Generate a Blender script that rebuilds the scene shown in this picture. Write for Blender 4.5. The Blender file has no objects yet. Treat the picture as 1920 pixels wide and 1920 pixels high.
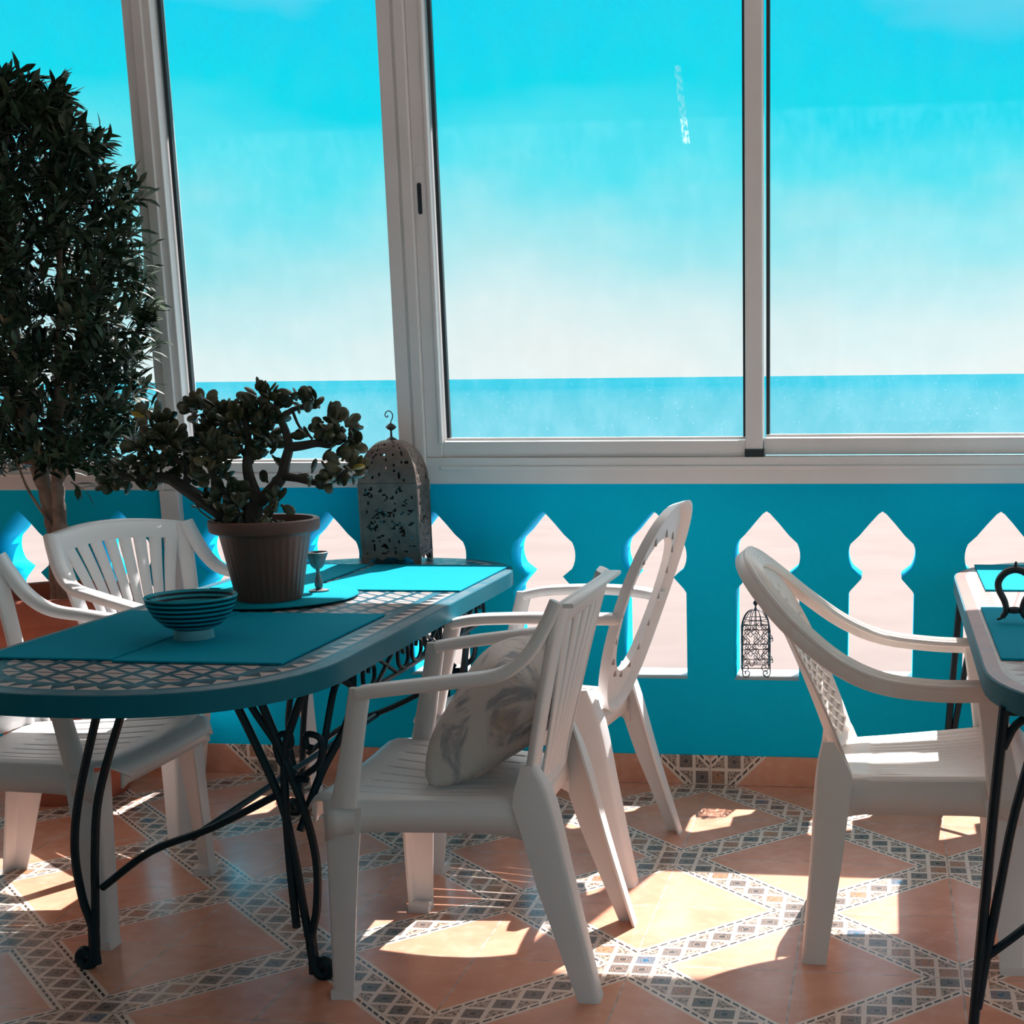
import bpy, bmesh, math, random
from math import sin, cos, pi, sqrt, radians as R
from mathutils import Vector, Matrix

sc = bpy.context.scene
COL = sc.collection
PI = pi

# ------------------------------------------------------------------ camera
CAM_H = 1.3
F, CX, CY = 2682.77, 1310.46, 1290.03
YAW, PIT, ROL = -0.13101, 0.21456, -0.01037
fw = Vector((sin(YAW) * cos(PIT), cos(YAW) * cos(PIT), -sin(PIT)))
rt = Vector((cos(YAW), -sin(YAW), 0))
up = rt.cross(fw)
rt2 = cos(ROL) * rt + sin(ROL) * up
up2 = -sin(ROL) * rt + cos(ROL) * up
cam = bpy.data.cameras.new('camera')
camo = bpy.data.objects.new('camera', cam)
COL.objects.link(camo)
m = Matrix.Identity(4)
for i in range(3):
    m[i][0] = rt2[i]; m[i][1] = up2[i]; m[i][2] = -fw[i]
m[2][3] = CAM_H
camo.matrix_world = m
cam.sensor_width = 36
cam.lens = F / 1920 * 36
cam.shift_x = (960 - CX) / 1920
cam.shift_y = (CY - 960) / 1920
cam.clip_end = 60000
sc.camera = camo

# ------------------------------------------------------------------ exposure
sc.view_settings.view_transform = 'Standard'
sc.view_settings.look = 'None'
sc.view_settings.gamma = 1
sc.view_settings.use_curve_mapping = False
sc.view_settings.exposure = 0.15


# ------------------------------------------------------------------ node helper
class S:
    """a socket with arithmetic"""
    nt = None

    def __init__(self, s): self.s = s

    @staticmethod
    def m(op, *a, clamp=False):
        n = S.nt.nodes.new('ShaderNodeMath'); n.operation = op; n.use_clamp = clamp
        for i, x in enumerate(a):
            if isinstance(x, S): S.nt.links.new(x.s, n.inputs[i])
            else: n.inputs[i].default_value = x
        return S(n.outputs[0])

    def __add__(s, o): return S.m('ADD', s, o)
    __radd__ = __add__
    def __sub__(s, o): return S.m('SUBTRACT', s, o)
    def __rsub__(s, o): return S.m('SUBTRACT', o, s)
    def __mul__(s, o): return S.m('MULTIPLY', s, o)
    __rmul__ = __mul__
    def __truediv__(s, o): return S.m('DIVIDE', s, o)
    def abs(s): return S.m('ABSOLUTE', s)
    def fr(s): return S.m('FRACT', s)
    def fl(s): return S.m('FLOOR', s)
    def lt(s, o): return S.m('LESS_THAN', s, o)
    def gt(s, o): return S.m('GREATER_THAN', s, o)
    def max(s, o): return S.m('MAXIMUM', s, o)
    def min(s, o): return S.m('MINIMUM', s, o)
    def near(s):            # distance to the nearest integer
        return ((s + 0.5).fr() - 0.5).abs()

    def smooth(s, a, b):
        n = S.nt.nodes.new('ShaderNodeMapRange'); n.interpolation_type = 'SMOOTHSTEP'
        S.nt.links.new(s.s, n.inputs[0]); n.inputs[1].default_value = a; n.inputs[2].default_value = b
        return S(n.outputs[0])


def newmat(name):
    mt = bpy.data.materials.new(name); mt.use_nodes = True
    S.nt = mt.node_tree
    b = mt.node_tree.nodes['Principled BSDF']
    return mt, b


def L(a, b):
    S.nt.links.new(a.s if isinstance(a, S) else a, b)


def coords(kind='Object'):
    n = S.nt.nodes.new('ShaderNodeTexCoord')
    return n.outputs[kind]


def worldpos():
    return S.nt.nodes.new('ShaderNodeNewGeometry').outputs['Position']


def sep(v):
    n = S.nt.nodes.new('ShaderNodeSeparateXYZ'); L(v, n.inputs[0])
    return S(n.outputs[0]), S(n.outputs[1]), S(n.outputs[2])


def comb(x, y, z=0.0):
    n = S.nt.nodes.new('ShaderNodeCombineXYZ')
    for i, a in enumerate((x, y, z)):
        if isinstance(a, S): L(a, n.inputs[i])
        else: n.inputs[i].default_value = a
    return n.outputs[0]


def noise(v, scale, detail=2.0, rough=0.5, dist=0.0):
    n = S.nt.nodes.new('ShaderNodeTexNoise')
    L(v, n.inputs['Vector'])
    n.inputs['Scale'].default_value = scale
    n.inputs['Detail'].default_value = detail
    n.inputs['Roughness'].default_value = rough
    n.inputs['Distortion'].default_value = dist
    return S(n.outputs[0])


def white(v):
    n = S.nt.nodes.new('ShaderNodeTexWhiteNoise'); n.noise_dimensions = '2D'
    L(v, n.inputs['Vector'])
    return S(n.outputs['Value'])


def rgb(c):
    n = S.nt.nodes.new('ShaderNodeRGB'); n.outputs[0].default_value = (c[0], c[1], c[2], 1)
    return n.outputs[0]


def mix(f, a, b):
    n = S.nt.nodes.new('ShaderNodeMix'); n.data_type = 'RGBA'
    if isinstance(f, S): L(f, n.inputs[0])
    else: n.inputs[0].default_value = f
    for k, c in ((6, a), (7, b)):
        if isinstance(c, tuple): n.inputs[k].default_value = (c[0], c[1], c[2], 1)
        else: L(c, n.inputs[k])
    return n.outputs[2]


def bump(h, strength, dist=0.01):
    n = S.nt.nodes.new('ShaderNodeBump'); n.inputs['Strength'].default_value = strength
    n.inputs['Distance'].default_value = dist
    L(h, n.inputs['Height'])
    return n.outputs[0]


def simple(name, col, rough=0.5, metal=0.0, var=0.0, vscale=6.0, bmp=0.0, bscale=60.0, spec=0.5, var2=None):
    mt, b = newmat(name)
    b.inputs['Roughness'].default_value = rough
    b.inputs['Metallic'].default_value = metal
    b.inputs['Specular IOR Level'].default_value = spec
    v = coords()
    if var or var2:
        f = noise(v, vscale, 4, 0.6)
        c2 = var2 or tuple(min(1, c * (1 - var)) for c in col)
        L(mix(f.smooth(0.35, 0.65), col, c2), b.inputs['Base Color'])
    else:
        b.inputs['Base Color'].default_value = (*col, 1)
    if bmp:
        L(bump(noise(v, bscale, 3, 0.6), bmp, 0.004), b.inputs['Normal'])
    return mt


# ------------------------------------------------------------------ world and sun
w = bpy.data.worlds.new('sky'); sc.world = w; w.use_nodes = True
S.nt = w.node_tree
bg = w.node_tree.nodes['Background']
gx, gy, gz = sep(coords('Generated'))
cl = noise(comb(gx * 1.0, gy * 1.0, gz * 2.2), 4.5, 4, 0.5)
hz = gz + (cl - 0.5) * 0.16 - gx * 0.02
ramp = w.node_tree.nodes.new('ShaderNodeValToRGB')
L(hz + 0.1, ramp.inputs[0])
cr = ramp.color_ramp
stops = [(0.085, (.86, .91, .89)), (0.13, (.72, .90, .92)), (0.18, (.42, .84, .90)), (0.235, (.09, .80, .92)), (0.275, (0.0, .74, .91)), (0.34, (0.0, .68, .92)), (0.46, (.52, .68, .80)), (0.7, (1.0, .95, .91))]
cr.elements[0].position = stops[0][0]; cr.elements[0].color = (*stops[0][1], 1)
cr.elements[1].position = stops[1][0]; cr.elements[1].color = (*stops[1][1], 1)
for p, c in stops[2:]:
    e = cr.elements.new(p); e.color = (*c, 1)
L(ramp.outputs[0], bg.inputs[0])
L(gz.smooth(0.27, 0.60) * 1.85 + 0.92, bg.inputs[1])  # upper sky, out of view, brightened as added fill for the room

sun = bpy.data.lights.new('sun', 'SUN')
sun.energy = 12.5
sun.angle = R(0.55)
sun.color = (1.0, 0.92, 0.91)
suno = bpy.data.objects.new('sun', sun)
COL.objects.link(suno)
suno.rotation_euler = Vector((-0.20, -0.76, -1.0)).to_track_quat('-Z', 'Y').to_euler()
suno.location = (2, 8, 10)


# ------------------------------------------------------------------ mesh helper
class M:
    def __init__(s): s.v = []; s.f = []; s.mi = []; s.cur = 0; s.uv = {}

    def add(s, vs, fs):
        o = len(s.v); s.v += [tuple(x) for x in vs]
        s.f += [tuple(i + o for i in f) for f in fs]; s.mi += [s.cur] * len(fs)

    def box(s, lo, hi):
        x0, y0, z0 = lo; x1, y1, z1 = hi
        s.add([(x0, y0, z0), (x1, y0, z0), (x1, y1, z0), (x0, y1, z0), (x0, y0, z1), (x1, y0, z1), (x1, y1, z1), (x0, y1, z1)],
              [(0, 3, 2, 1), (4, 5, 6, 7), (0, 1, 5, 4), (1, 2, 6, 5), (2, 3, 7, 6), (3, 0, 4, 7)])

    def loft(s, rings, closed=False, caps=True):
        n = len(rings[0]); vs = [p for r in rings for p in r]; fs = []
        k = len(rings)
        for a in range(k if closed else k - 1):
            b = (a + 1) % k
            for i in range(n):
                j = (i + 1) % n
                fs.append((a * n + i, a * n + j, b * n + j, b * n + i))
        if caps and not closed:
            fs.append(tuple(reversed(range(n)))); fs.append(tuple((k - 1) * n + i for i in range(n)))
        s.add(vs, fs)

    def tube(s, pts, r, n=8, closed=False, sub=1):
        P = [Vector(p) for p in pts]
        if sub > 1: P = smooth_path(P, sub, closed)
        k = len(P); rr = r if isinstance(r, (list, tuple)) else [r] * k
        if len(rr) != k: rr = [rr[0] + (rr[-1] - rr[0]) * i / (k - 1) for i in range(k)] if len(rr) == 2 else \
            [rr[min(len(rr) - 1, int(i * len(rr) / k))] for i in range(k)]
        T = []
        for i in range(k):
            a = P[(i - 1) % k] if closed or i > 0 else P[i]
            b = P[(i + 1) % k] if closed or i < k - 1 else P[i]
            t = b - a
            T.append(t.normalized() if t.length > 1e-9 else Vector((0, 0, 1)))
        ref = Vector((0, 0, 1)) if abs(T[0].z) < 0.9 else Vector((1, 0, 0))
        nn = (ref - T[0] * ref.dot(T[0])).normalized()
        rings = []
        for i in range(k):
            nn = nn - T[i] * nn.dot(T[i])
            nn = nn.normalized() if nn.length > 1e-6 else T[i].orthogonal().normalized()
            b = T[i].cross(nn)
            rings.append([P[i] + (nn * cos(2 * PI * q / n) + b * sin(2 * PI * q / n)) * rr[i] for q in range(n)])
        s.loft(rings, closed)

    def band(s, pts, side, nrm, wd, th):
        """rectangular rounded bar swept along pts; side/nrm: vectors or lists; wd, th: half sizes or lists"""
        k = len(pts); rings = []
        for i, p in enumerate(pts):
            p = Vector(p)
            sd = Vector(side[i] if isinstance(side, list) else side)
            nm = Vector(nrm[i] if isinstance(nrm, list) else nrm)
            a = wd[i] if isinstance(wd, list) else wd
            b = th[i] if isinstance(th, list) else th
            c = min(a, b) * 0.45
            prof = [(-a, -b + c), (-a + c, -b), (a - c, -b), (a, -b + c), (a, b - c), (a - c, b), (-a + c, b), (-a, b - c)]
            rings.append([p + sd * x + nm * y for x, y in prof])
        s.loft(rings)

    def lathe(s, prof, n=40, c=(0, 0, 0), flute=0.0, nf=24, zr=None, caps=False):
        rings = []
        for r, z in prof:
            ring = []
            for i in range(n):
                a = 2 * PI * i / n
                q = r
                if flute and zr and zr[0] < z < zr[1]: q = r * (1 - flute * (0.5 + 0.5 * cos(nf * a)) ** 3)
                ring.append((c[0] + q * cos(a), c[1] + q * sin(a), c[2] + z))
            rings.append(ring)
        s.loft(rings, caps=caps)

    def grid(s, fn, nu, nv, skip=None):
        vs = [fn(i / nu, j / nv) for j in range(nv + 1) for i in range(nu + 1)]
        fs = []
        for j in range(nv):
            for i in range(nu):
                if skip and skip(i, j): continue
                a = j * (nu + 1) + i
                fs.append((a, a + 1, a + nu + 2, a + nu + 1))
        s.add(vs, fs)

    def ellipsoid(s, c, ax, n=8, k=5):
        """ax = three axis vectors"""
        c = Vector(c); A = [Vector(a) for a in ax]
        vs = [c + A[2]]
        for j in range(1, k):
            t = PI * j / k
            for i in range(n):
                a = 2 * PI * i / n
                vs.append(c + A[0] * (sin(t) * cos(a)) + A[1] * (sin(t) * sin(a)) + A[2] * cos(t))
        vs.append(c - A[2]); fs = []
        for i in range(n): fs.append((0, 1 + i, 1 + (i + 1) % n))
        for j in range(k - 2):
            for i in range(n):
                a = 1 + j * n + i; b = 1 + j * n + (i + 1) % n
                fs.append((a, a + n, b + n, b))
        e = len(vs) - 1
        for i in range(n): fs.append((1 + (k - 2) * n + i, e, 1 + (k - 2) * n + (i + 1) % n))
        s.add(vs, fs)

    def build(s, name, mat, parent=None, smooth=True, bevel=0, solid=0, angle=40, origin=None, subd=0, soff=0):
        me = bpy.data.meshes.new(name)
        v = s.v
        if origin:
            v = [(a - origin[0], b - origin[1], c - origin[2]) for a, b, c in v]
        me.from_pydata(v, [], s.f)
        for mt in (mat if isinstance(mat, list) else [mat]): me.materials.append(mt)
        if any(s.mi): me.polygons.foreach_set('material_index', s.mi)
        bm = bmesh.new(); bm.from_mesh(me)
        bmesh.ops.remove_doubles(bm, verts=bm.verts, dist=1e-5)
        bmesh.ops.recalc_face_normals(bm, faces=bm.faces)
        bm.to_mesh(me); bm.free()
        if smooth:
            me.polygons.foreach_set('use_smooth', [True] * len(me.polygons))
            try: me.set_sharp_from_angle(angle=R(angle))
            except Exception: pass
        o = bpy.data.objects.new(name, me); COL.objects.link(o)
        if origin: o.location = origin
        if parent: o.parent = parent
        if solid:
            md = o.modifiers.new('solid', 'SOLIDIFY'); md.thickness = solid; md.offset = soff
        if bevel:
            md = o.modifiers.new('bevel', 'BEVEL'); md.width = bevel; md.segments = 2; md.limit_method = 'ANGLE'
            md.angle_limit = R(40)
        if subd:
            md = o.modifiers.new('sub', 'SUBSURF'); md.levels = subd; md.render_levels = subd
        return o


def smooth_path(P, sub, closed=False):
    P = [Vector(p) for p in P]; n = len(P); out = []
    rng = n if closed else n - 1
    for i in range(rng):
        p0 = P[(i - 1) % n] if closed or i > 0 else P[i] * 2 - P[i + 1]
        p1 = P[i]; p2 = P[(i + 1) % n]
        p3 = P[(i + 2) % n] if closed or i < n - 2 else P[i + 1] * 2 - P[i]
        for q in range(sub):
            t = q / sub
            out.append(0.5 * ((2 * p1) + (p2 - p0) * t + (2 * p0 - 5 * p1 + 4 * p2 - p3) * t * t + (3 * p1 - p0 - 3 * p2 + p3) * t ** 3))
    if not closed: out.append(P[-1].copy())
    return out


def tag(o, label=None, cat=None, group=None, kind=None):
    if label: o['label'] = label
    if cat: o['category'] = cat
    if group: o['group'] = group
    if kind: o['kind'] = kind
    return o


def thing(name, label, cat, loc=(0, 0, 0), rz=0.0, group=None):
    o = bpy.data.objects.new(name, None); COL.objects.link(o)
    o.empty_display_size = 0.1
    o.location = loc; o.rotation_euler = (0, 0, rz)
    return tag(o, label, cat, group)


def children(o):
    return [c for c in bpy.data.objects if c.parent == o]


def copy_tree(o, parent=None):
    c = o.copy(); COL.objects.link(c)
    if parent: c.parent = parent
    for ch in children(o): copy_tree(ch, c)
    return c


def struct(o):
    o['kind'] = 'structure'
    return o


# ------------------------------------------------------------------ materials
TX0, TY0, TU = -0.5521, 4.456, 0.7344      # origin and period of the tile lattice


def tile_pattern(a, b):
    """a, b: metres along the two lattice axes; returns base colour, bump height"""
    c = TU / 2 / 7
    ax = a / TU; by = b / TU
    d1 = (ax - by).near() * TU; d2 = (ax + by).near() * TU
    d = d1.min(d2)
    band = d.lt(1.62 * c)
    # terracotta body
    v = comb(a, b, 0)
    n1 = noise(v, 5, 4, 0.6); n2 = noise(v, 22, 3, 0.6)
    body = mix(n1.smooth(0.3, 0.7), (.71, .345, .235), (.60, .25, .150))
    body = mix(n2.smooth(0.42, 0.75) * 0.5, body, (.78, .44, .33))
    tv = white(comb((a / TU * 2).fl(), (b / TU * 2).fl()))
    body = mix(tv * 0.35, body, (.78, .40, .25))
    # decor cells
    ca = a / c; cb = b / c
    ia = ca.fl(); ib = cb.fl()
    fa = ca.fr() - 0.5; fb = cb.fr() - 0.5
    q = fa.abs().max(fb.abs())
    cellc = white(comb(ia, ib))
    inner = d.lt(1.02 * c)
    diag = q.lt(0.40)
    ring = (fa * fa + fb * fb)
    deco = ((ring * 22).fr() - 0.5).gt(0.05)
    nz = noise(v, 130, 2, 0.6)
    flower_col = mix(cellc.gt(0.78), (.085, .075, .070), (.50, .20, .08))
    flower_col = mix(cellc.lt(0.06), flower_col, (.02, .13, .24))
    flower = mix(deco, flower_col, (.36, .26, .21))
    flower = mix(nz.gt(0.60), flower, (.10, .09, .09))
    cream = mix(n2, (.84, .69, .58), (.74, .59, .49))
    tri = mix(nz.smooth(0.44, 0.50), (.14, .10, .085), (.52, .38, .29))
    on1 = (ia - ib); on2 = (ia + ib + 1)
    # flower cells lie on the diagonals, leaf triangles beside them
    isflower = d.lt(0.3 * c).max(0.0)
    e1 = ((ia + 0.5) * c / TU - (ib + 0.5) * c / TU).near() * TU
    e2 = ((ia + 0.5) * c / TU + (ib + 0.5) * c / TU).near() * TU
    isfl = e1.min(e2).lt(0.3 * c)
    cell = mix(isfl, tri, flower)
    p = mix(diag * inner, cream, cell)
    # dashed border
    dash = (d / c - 1.30).abs().lt(0.085) * ((a + b).fr() * 0 + ((ca * 2.6).fr().gt(0.28)))
    p = mix(dash, p, (.07, .05, .04))
    col = mix(band, body, p)
    gr = (a / TU * 2).near().min((b / TU * 2).near()) * (TU / 2)
    grout = gr.lt(0.0022)
    col = mix(grout, col, mix(n2.smooth(0.3, 0.7), (.34, .24, .19), (.66, .50, .41)))
    h = 1.0 - grout
    return col, h, n1


mt, b = newmat('floor_tile'); FLOOR = mt
x, y, z = sep(worldpos())
col, h, n1 = tile_pattern(x - TX0, y - TY0)
L(col, b.inputs['Base Color'])
L(n1 * 0.10 + 0.17, b.inputs['Roughness'])
b.inputs['Specular IOR Level'].default_value = 0.55
L(bump(h, 0.35, 0.002), b.inputs['Normal'])

mt, b = newmat('skirting_tile'); SKIRT = mt
x, y, z = sep(worldpos())
col, h, n1 = tile_pattern(x - TX0, z * 1.0)
L(col, b.inputs['Base Color']); b.inputs['Roughness'].default_value = 0.35

mt, b = newmat('blue_paint'); BLUE = mt
v = coords()
f = noise(v, 1.6, 5, 0.6)
L(mix(f.smooth(0.3, 0.7), (.0, .58, .86), (.0, .53, .80)), b.inputs['Base Color'])
b.inputs['Roughness'].default_value = 0.7; b.inputs['Specular IOR Level'].default_value = 0.06
L(bump(noise(v, 45, 4, 0.65), 0.10, 0.004), b.inputs['Normal'])

WHITEP = simple('white_plaster', (.80, .78, .76), 0.8, var=0.08, bmp=0.1)
DIM = simple('room_wall', (.42, .42, .42), 0.8, var=0.06)
SILL = simple('white_sill', (.62, .62, .60), 0.6, var=0.1, bmp=0.1)
ALU = simple('aluminium', (.80, .77, .755), 0.38, var=0.06, vscale=3)
GASKET = simple('rubber_gasket', (.015, .025, .03), 0.5)
SLOT = simple('dark_slot', (.01, .02, .03), 0.5)
TERR = simple('terrace_plaster', (.160, .135, .127), 0.9, spec=0.1, var2=(.146, .124, .116), vscale=1.5)
IRON = simple('wrought_iron', (.004, .016, .024), 0.4, bmp=0.3, bscale=90, spec=0.3)
RUST = simple('dark_iron', (.030, .022, .022), 0.45, bmp=0.2)
PLAST = simple('white_plastic', (.78, .765, .755), 0.36, var=0.03, vscale=8)
PLASTC = simple('cream_plastic', (.90, .835, .78), 0.38, var=0.03, vscale=8)
TCOT = simple('terracotta', (.50, .14, .075), 0.7, var2=(.38, .10, .055), vscale=5, bmp=0.15)
BPOT = simple('brown_plastic_pot', (.17, .075, .055), 0.5, var=0.15, bmp=0.05)
SOIL = simple('soil', (.03, .022, .016), 0.95, bmp=0.6, bscale=80)
BARK = simple('grey_bark', (.30, .22, .17), 0.85, var2=(.14, .10, .08), vscale=14, bmp=0.6, bscale=40)
JBARK = simple('dark_bark', (.060, .050, .042), 0.85, var=0.4, vscale=20, bmp=0.5)
PEWTER = simple('pewter', (.16, .17, .17), 0.45, 0.6, var=0.4, vscale=30, bmp=0.3)
LANT = simple('aged_copper', (.19, .14, .12), 0.55, 0.0, spec=0.25, var=0.35, vscale=12, bmp=0.4, bscale=70)

mt, b = newmat('tree_leaf'); LEAF = mt
v = coords(); f = noise(v, 9, 3, 0.6)
c = mix(f.smooth(0.35, 0.7), (.016, .040, .024), (.055, .085, .042))
L(c, b.inputs['Base Color']); b.inputs['Roughness'].default_value = 0.4
mt, b = newmat('jade_leaf'); JLEAF = mt
v = coords(); f = noise(v, 16, 3, 0.6)
c = mix(f.smooth(0.4, 0.75), (.040, .048, .024), (.115, .100, .042))
L(c, b.inputs['Base Color']); b.inputs['Roughness'].default_value = 0.38
YLEAF = simple('yellow_leaf', (.42, .30, .03), 0.45)

mt, b = newmat('mat_cloth'); MAT = mt
v = coords(); x, y, z = sep(v)
f = noise(v, 8, 3, 0.6)
wv = ((x * 260).fr() - 0.5).abs() * ((y * 260).fr() - 0.5).abs()
L(mix(f, (.0, .275, .40), (.0, .255, .365)), b.inputs['Base Color'])
b.inputs['Roughness'].default_value = 0.8; b.inputs['Specular IOR Level'].default_value = 0.05
L(bump(wv, 0.5, 0.002), b.inputs['Normal'])
mt, b = newmat('coiled_mat'); RMAT = mt
x, y, z = sep(coords())
rr_ = S.m('SQRT', x * x + y * y)
L(mix((rr_ * 110).fr().gt(0.75), (.0, .27, .36), (.0, .20, .27)), b.inputs['Base Color'])
b.inputs['Roughness'].default_value = 0.8; b.inputs['Specular IOR Level'].default_value = 0.05
L(bump((rr_ * 110).fr(), 0.4, 0.002), b.inputs['Normal'])

APRON = simple('teal_table_edge', (.0, .135, .19), 0.5, var=0.12, vscale=4, spec=0.2)


def mosaic(name, ground, stone, dark):
    mt, b = newmat(name)
    x, y, z = sep(coords())
    xs = x + y * 0.62
    aa = xs / 0.074 + y / 0.098; bb = xs / 0.074 - y / 0.098
    fa = aa.fr() - 0.5; fb = bb.fr() - 0.5
    ext = fa.abs().max(fb.abs())
    f = noise(comb(x, y, 0), 14, 3, 0.6)
    c = mix(ext.lt(0.37), mix(f, ground, tuple(g * 0.7 for g in ground)), mix(f, stone, tuple(s_ * 0.85 for s_ in stone)))
    c = mix(ext.lt(0.40) * (fa - fb).abs().lt(0.07), c, dark)
    c = mix(ext.gt(0.455), c, dark)
    L(c, b.inputs['Base Color']); b.inputs['Roughness'].default_value = 0.3
    return mt


def tri_border(name, ground, stone, dark):
    mt, b = newmat(name)
    u, v_, _ = sep(coords('UV'))
    t = (u / 0.050).fr(); k = v_
    tri = (t - 0.5).abs() * 2
    c = mix(tri.lt(k), stone, dark)
    c = mix((k - 0.5).abs().gt(0.46), c, ground)
    L(c, b.inputs['Base Color']); b.inputs['Roughness'].default_value = 0.3
    return mt


MOS_L = mosaic('mosaic_blue', (.02, .17, .24), (.60, .45, .41), (.01, .04, .06))
TRI_L = tri_border('mosaic_triangles', (.03, .15, .20), (.58, .45, .41), (.01, .045, .065))
EDG_L = simple('mosaic_grey_edge', (.10, .17, .20), 0.35, var2=(.02, .13, .18), vscale=22)
BND_L = simple('mosaic_blue_band', (.02, .15, .21), 0.3, var=0.3, vscale=18)
MOS_R = mosaic('mosaic_pale', (.62, .52, .47), (.55, .44, .40), (.36, .20, .17))
TRI_R = tri_border('mosaic_pale_triangles', (.62, .52, .47), (.62, .52, .47), (.42, .24, .20))
EDG_R = simple('mosaic_rose_edge', (.42, .21, .17), 0.35, var2=(.34, .19, .17), vscale=14)
BND_R = simple('mosaic_pale_band', (.60, .50, .45), 0.35, var=0.15, vscale=18)

mt, b = newmat('striped_glaze'); BOWL = mt
x, y, z = sep(coords())
st = (z / 0.0106).fr().lt(0.52) * z.gt(0.018)
L(mix(st, (.01, .36, .44), (.0, .018, .032)), b.inputs['Base Color']); b.inputs['Specular IOR Level'].default_value = 0.25
b.inputs['Roughness'].default_value = 0.22

mt, b = newmat('cushion_cloth'); CUSH = mt
v = coords(); x, y, z = sep(v)
f1 = noise(v, 9, 4, 0.6, 1.5); f2 = noise(v, 4, 2, 0.5)
c = mix(f1.smooth(0.45, 0.62), (.66, .60, .55), (.32, .32, .34))
c = mix(f2.smooth(0.62, 0.70) * 0.7, c, (.46, .33, .24))
L(c, b.inputs['Base Color']); b.inputs['Roughness'].default_value = 0.9
L(bump(noise(v, 240, 2), 0.3, 0.002), b.inputs['Normal'])

mt, b = newmat('window_glass'); GLASS = mt
nt = mt.node_tree; S.nt = nt
out = nt.nodes['Material Output']
tr = nt.nodes.new('ShaderNodeBsdfTransparent'); tr.inputs[0].default_value = (.97, .985, .985, 1)
gl = nt.nodes.new('ShaderNodeBsdfGlossy'); gl.inputs['Roughness'].default_value = 0.02
df = nt.nodes.new('ShaderNodeBsdfTranslucent'); df.inputs[0].default_value = (.85, .85, .85, 1)
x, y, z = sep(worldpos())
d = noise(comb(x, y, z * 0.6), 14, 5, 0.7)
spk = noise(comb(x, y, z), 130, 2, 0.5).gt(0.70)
low = 1.0 - z.smooth(1.05, 1.5)  # film thickens toward the sill: haze and reflection over the sea painted in
# a narrow broken pale streak on the middle pane
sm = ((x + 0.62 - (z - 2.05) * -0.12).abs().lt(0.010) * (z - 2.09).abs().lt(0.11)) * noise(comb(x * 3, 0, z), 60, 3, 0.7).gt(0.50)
dirt_haze = (d.smooth(0.35, 0.8) * 0.010 + 0.002) + low * 0.03 * d + spk * low * 0.10 + sm * 0.12  # dust and specks, plus the painted haze near the sill
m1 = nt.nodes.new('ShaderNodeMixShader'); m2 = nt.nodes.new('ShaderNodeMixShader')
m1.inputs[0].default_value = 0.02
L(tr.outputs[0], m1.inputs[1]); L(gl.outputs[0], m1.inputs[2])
L(dirt_haze, m2.inputs[0]); L(m1.outputs[0], m2.inputs[1]); L(df.outputs[0], m2.inputs[2])
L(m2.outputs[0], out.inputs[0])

mt, b = newmat('sea_water'); SEA = mt
x, y, z = sep(worldpos())
f = noise(comb(x * 0.002, y * 0.0006, 0), 1.0, 5, 0.6)
g = noise(comb(x * 0.25, y * 0.05, 0), 1.0, 4, 0.7)
c = mix(f.smooth(0.3, 0.7), (.0, .112, .152), (.004, .122, .160))
c = mix(y.smooth(2500, 100) * 0.7, c, (.035, .125, .150))  # nearer water paler: sky reflection and haze mixed into its colour
c = mix(g.smooth(0.62, 0.72) * 0.25, c, (.16, .20, .20))  # pale flecks: sun sparkle painted into the water colour
L(c, b.inputs['Base Color']); b.inputs['Roughness'].default_value = 0.55
b.inputs['Specular IOR Level'].default_value = 0.0

# ------------------------------------------------------------------ the place: floor, wall, ceiling, sea
YW = 4.456
WT = 0.17                                  # wall thickness
XL, XR = -4.6, 3.4
YB = -2.2
CEIL = 2.75


def one_box(name, lo, hi, mat, bevel=0, parent=None):
    q = M(); q.box(lo, hi)
    return q.build(name, mat, parent, smooth=False, bevel=bevel)


struct(one_box('floor', (XL, YB, -0.08), (XR, YW, 0.0), FLOOR))
struct(one_box('ceiling', (XL, YB, CEIL), (XR, 5.02, CEIL + 0.16), WHITEP))
q = M()
q.box((XL, YB - 0.15, -0.08), (XR, YB, 0.95)); q.box((XL, YB - 0.15, 2.45), (XR, YB, CEIL + 0.16))
for a_, b_ in ((XL, -0.4), (2.6, XR)): q.box((a_, YB - 0.15, 0.95), (b_, YB, 2.45))  # opening in this unseen wall, added to let fill light in
struct(q.build('wall_back', DIM, smooth=False))
struct(one_box('wall_left', (XL - 0.15, YB - 0.15, -0.08), (XL, YW + WT, CEIL + 0.16), DIM))
q = M()
q.box((XR, YB - 0.15, -0.08), (XR + 0.15, YW + WT, 0.95)); q.box((XR, YB - 0.15, 2.55), (XR + 0.15, YW + WT, CEIL + 0.16))
for a_, b_ in ((YB - .15, -1.6), (1.0, 1.3), (4.0, YW + WT)): q.box((XR, a_, 0.95), (XR + 0.15, b_, 2.55))  # right wall is out of view; open bays added for sky light
struct(q.build('wall_right', DIM, smooth=False))

HOLES = [-0.011 + 0.358 * k for k in range(-12, 10)]


def hole_outline(cx):
    z0, zs, zn, zb, zt = 0.350, 0.628, 0.678, 0.748, 0.887
    pr = [(0.103, z0), (0.103, 0.50), (0.103, zs), (0.096, zs + 0.012), (0.062, zn)]
    # bulb
    for t in range(1, 8):
        a = -0.85 + t * (0.85 + 0.55) / 7
        pr.append((0.045 + 0.060 * cos(a) if t < 8 else 0, zb + 0.075 * sin(a)))
    pr += [(0.070, 0.812), (0.040, 0.848), (0.012, 0.879)]
    right = [(cx + a, z) for a, z in pr]
    left = [(cx - a, z) for a, z in reversed(pr)]
    return right + [(cx, zt)] + left


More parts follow.
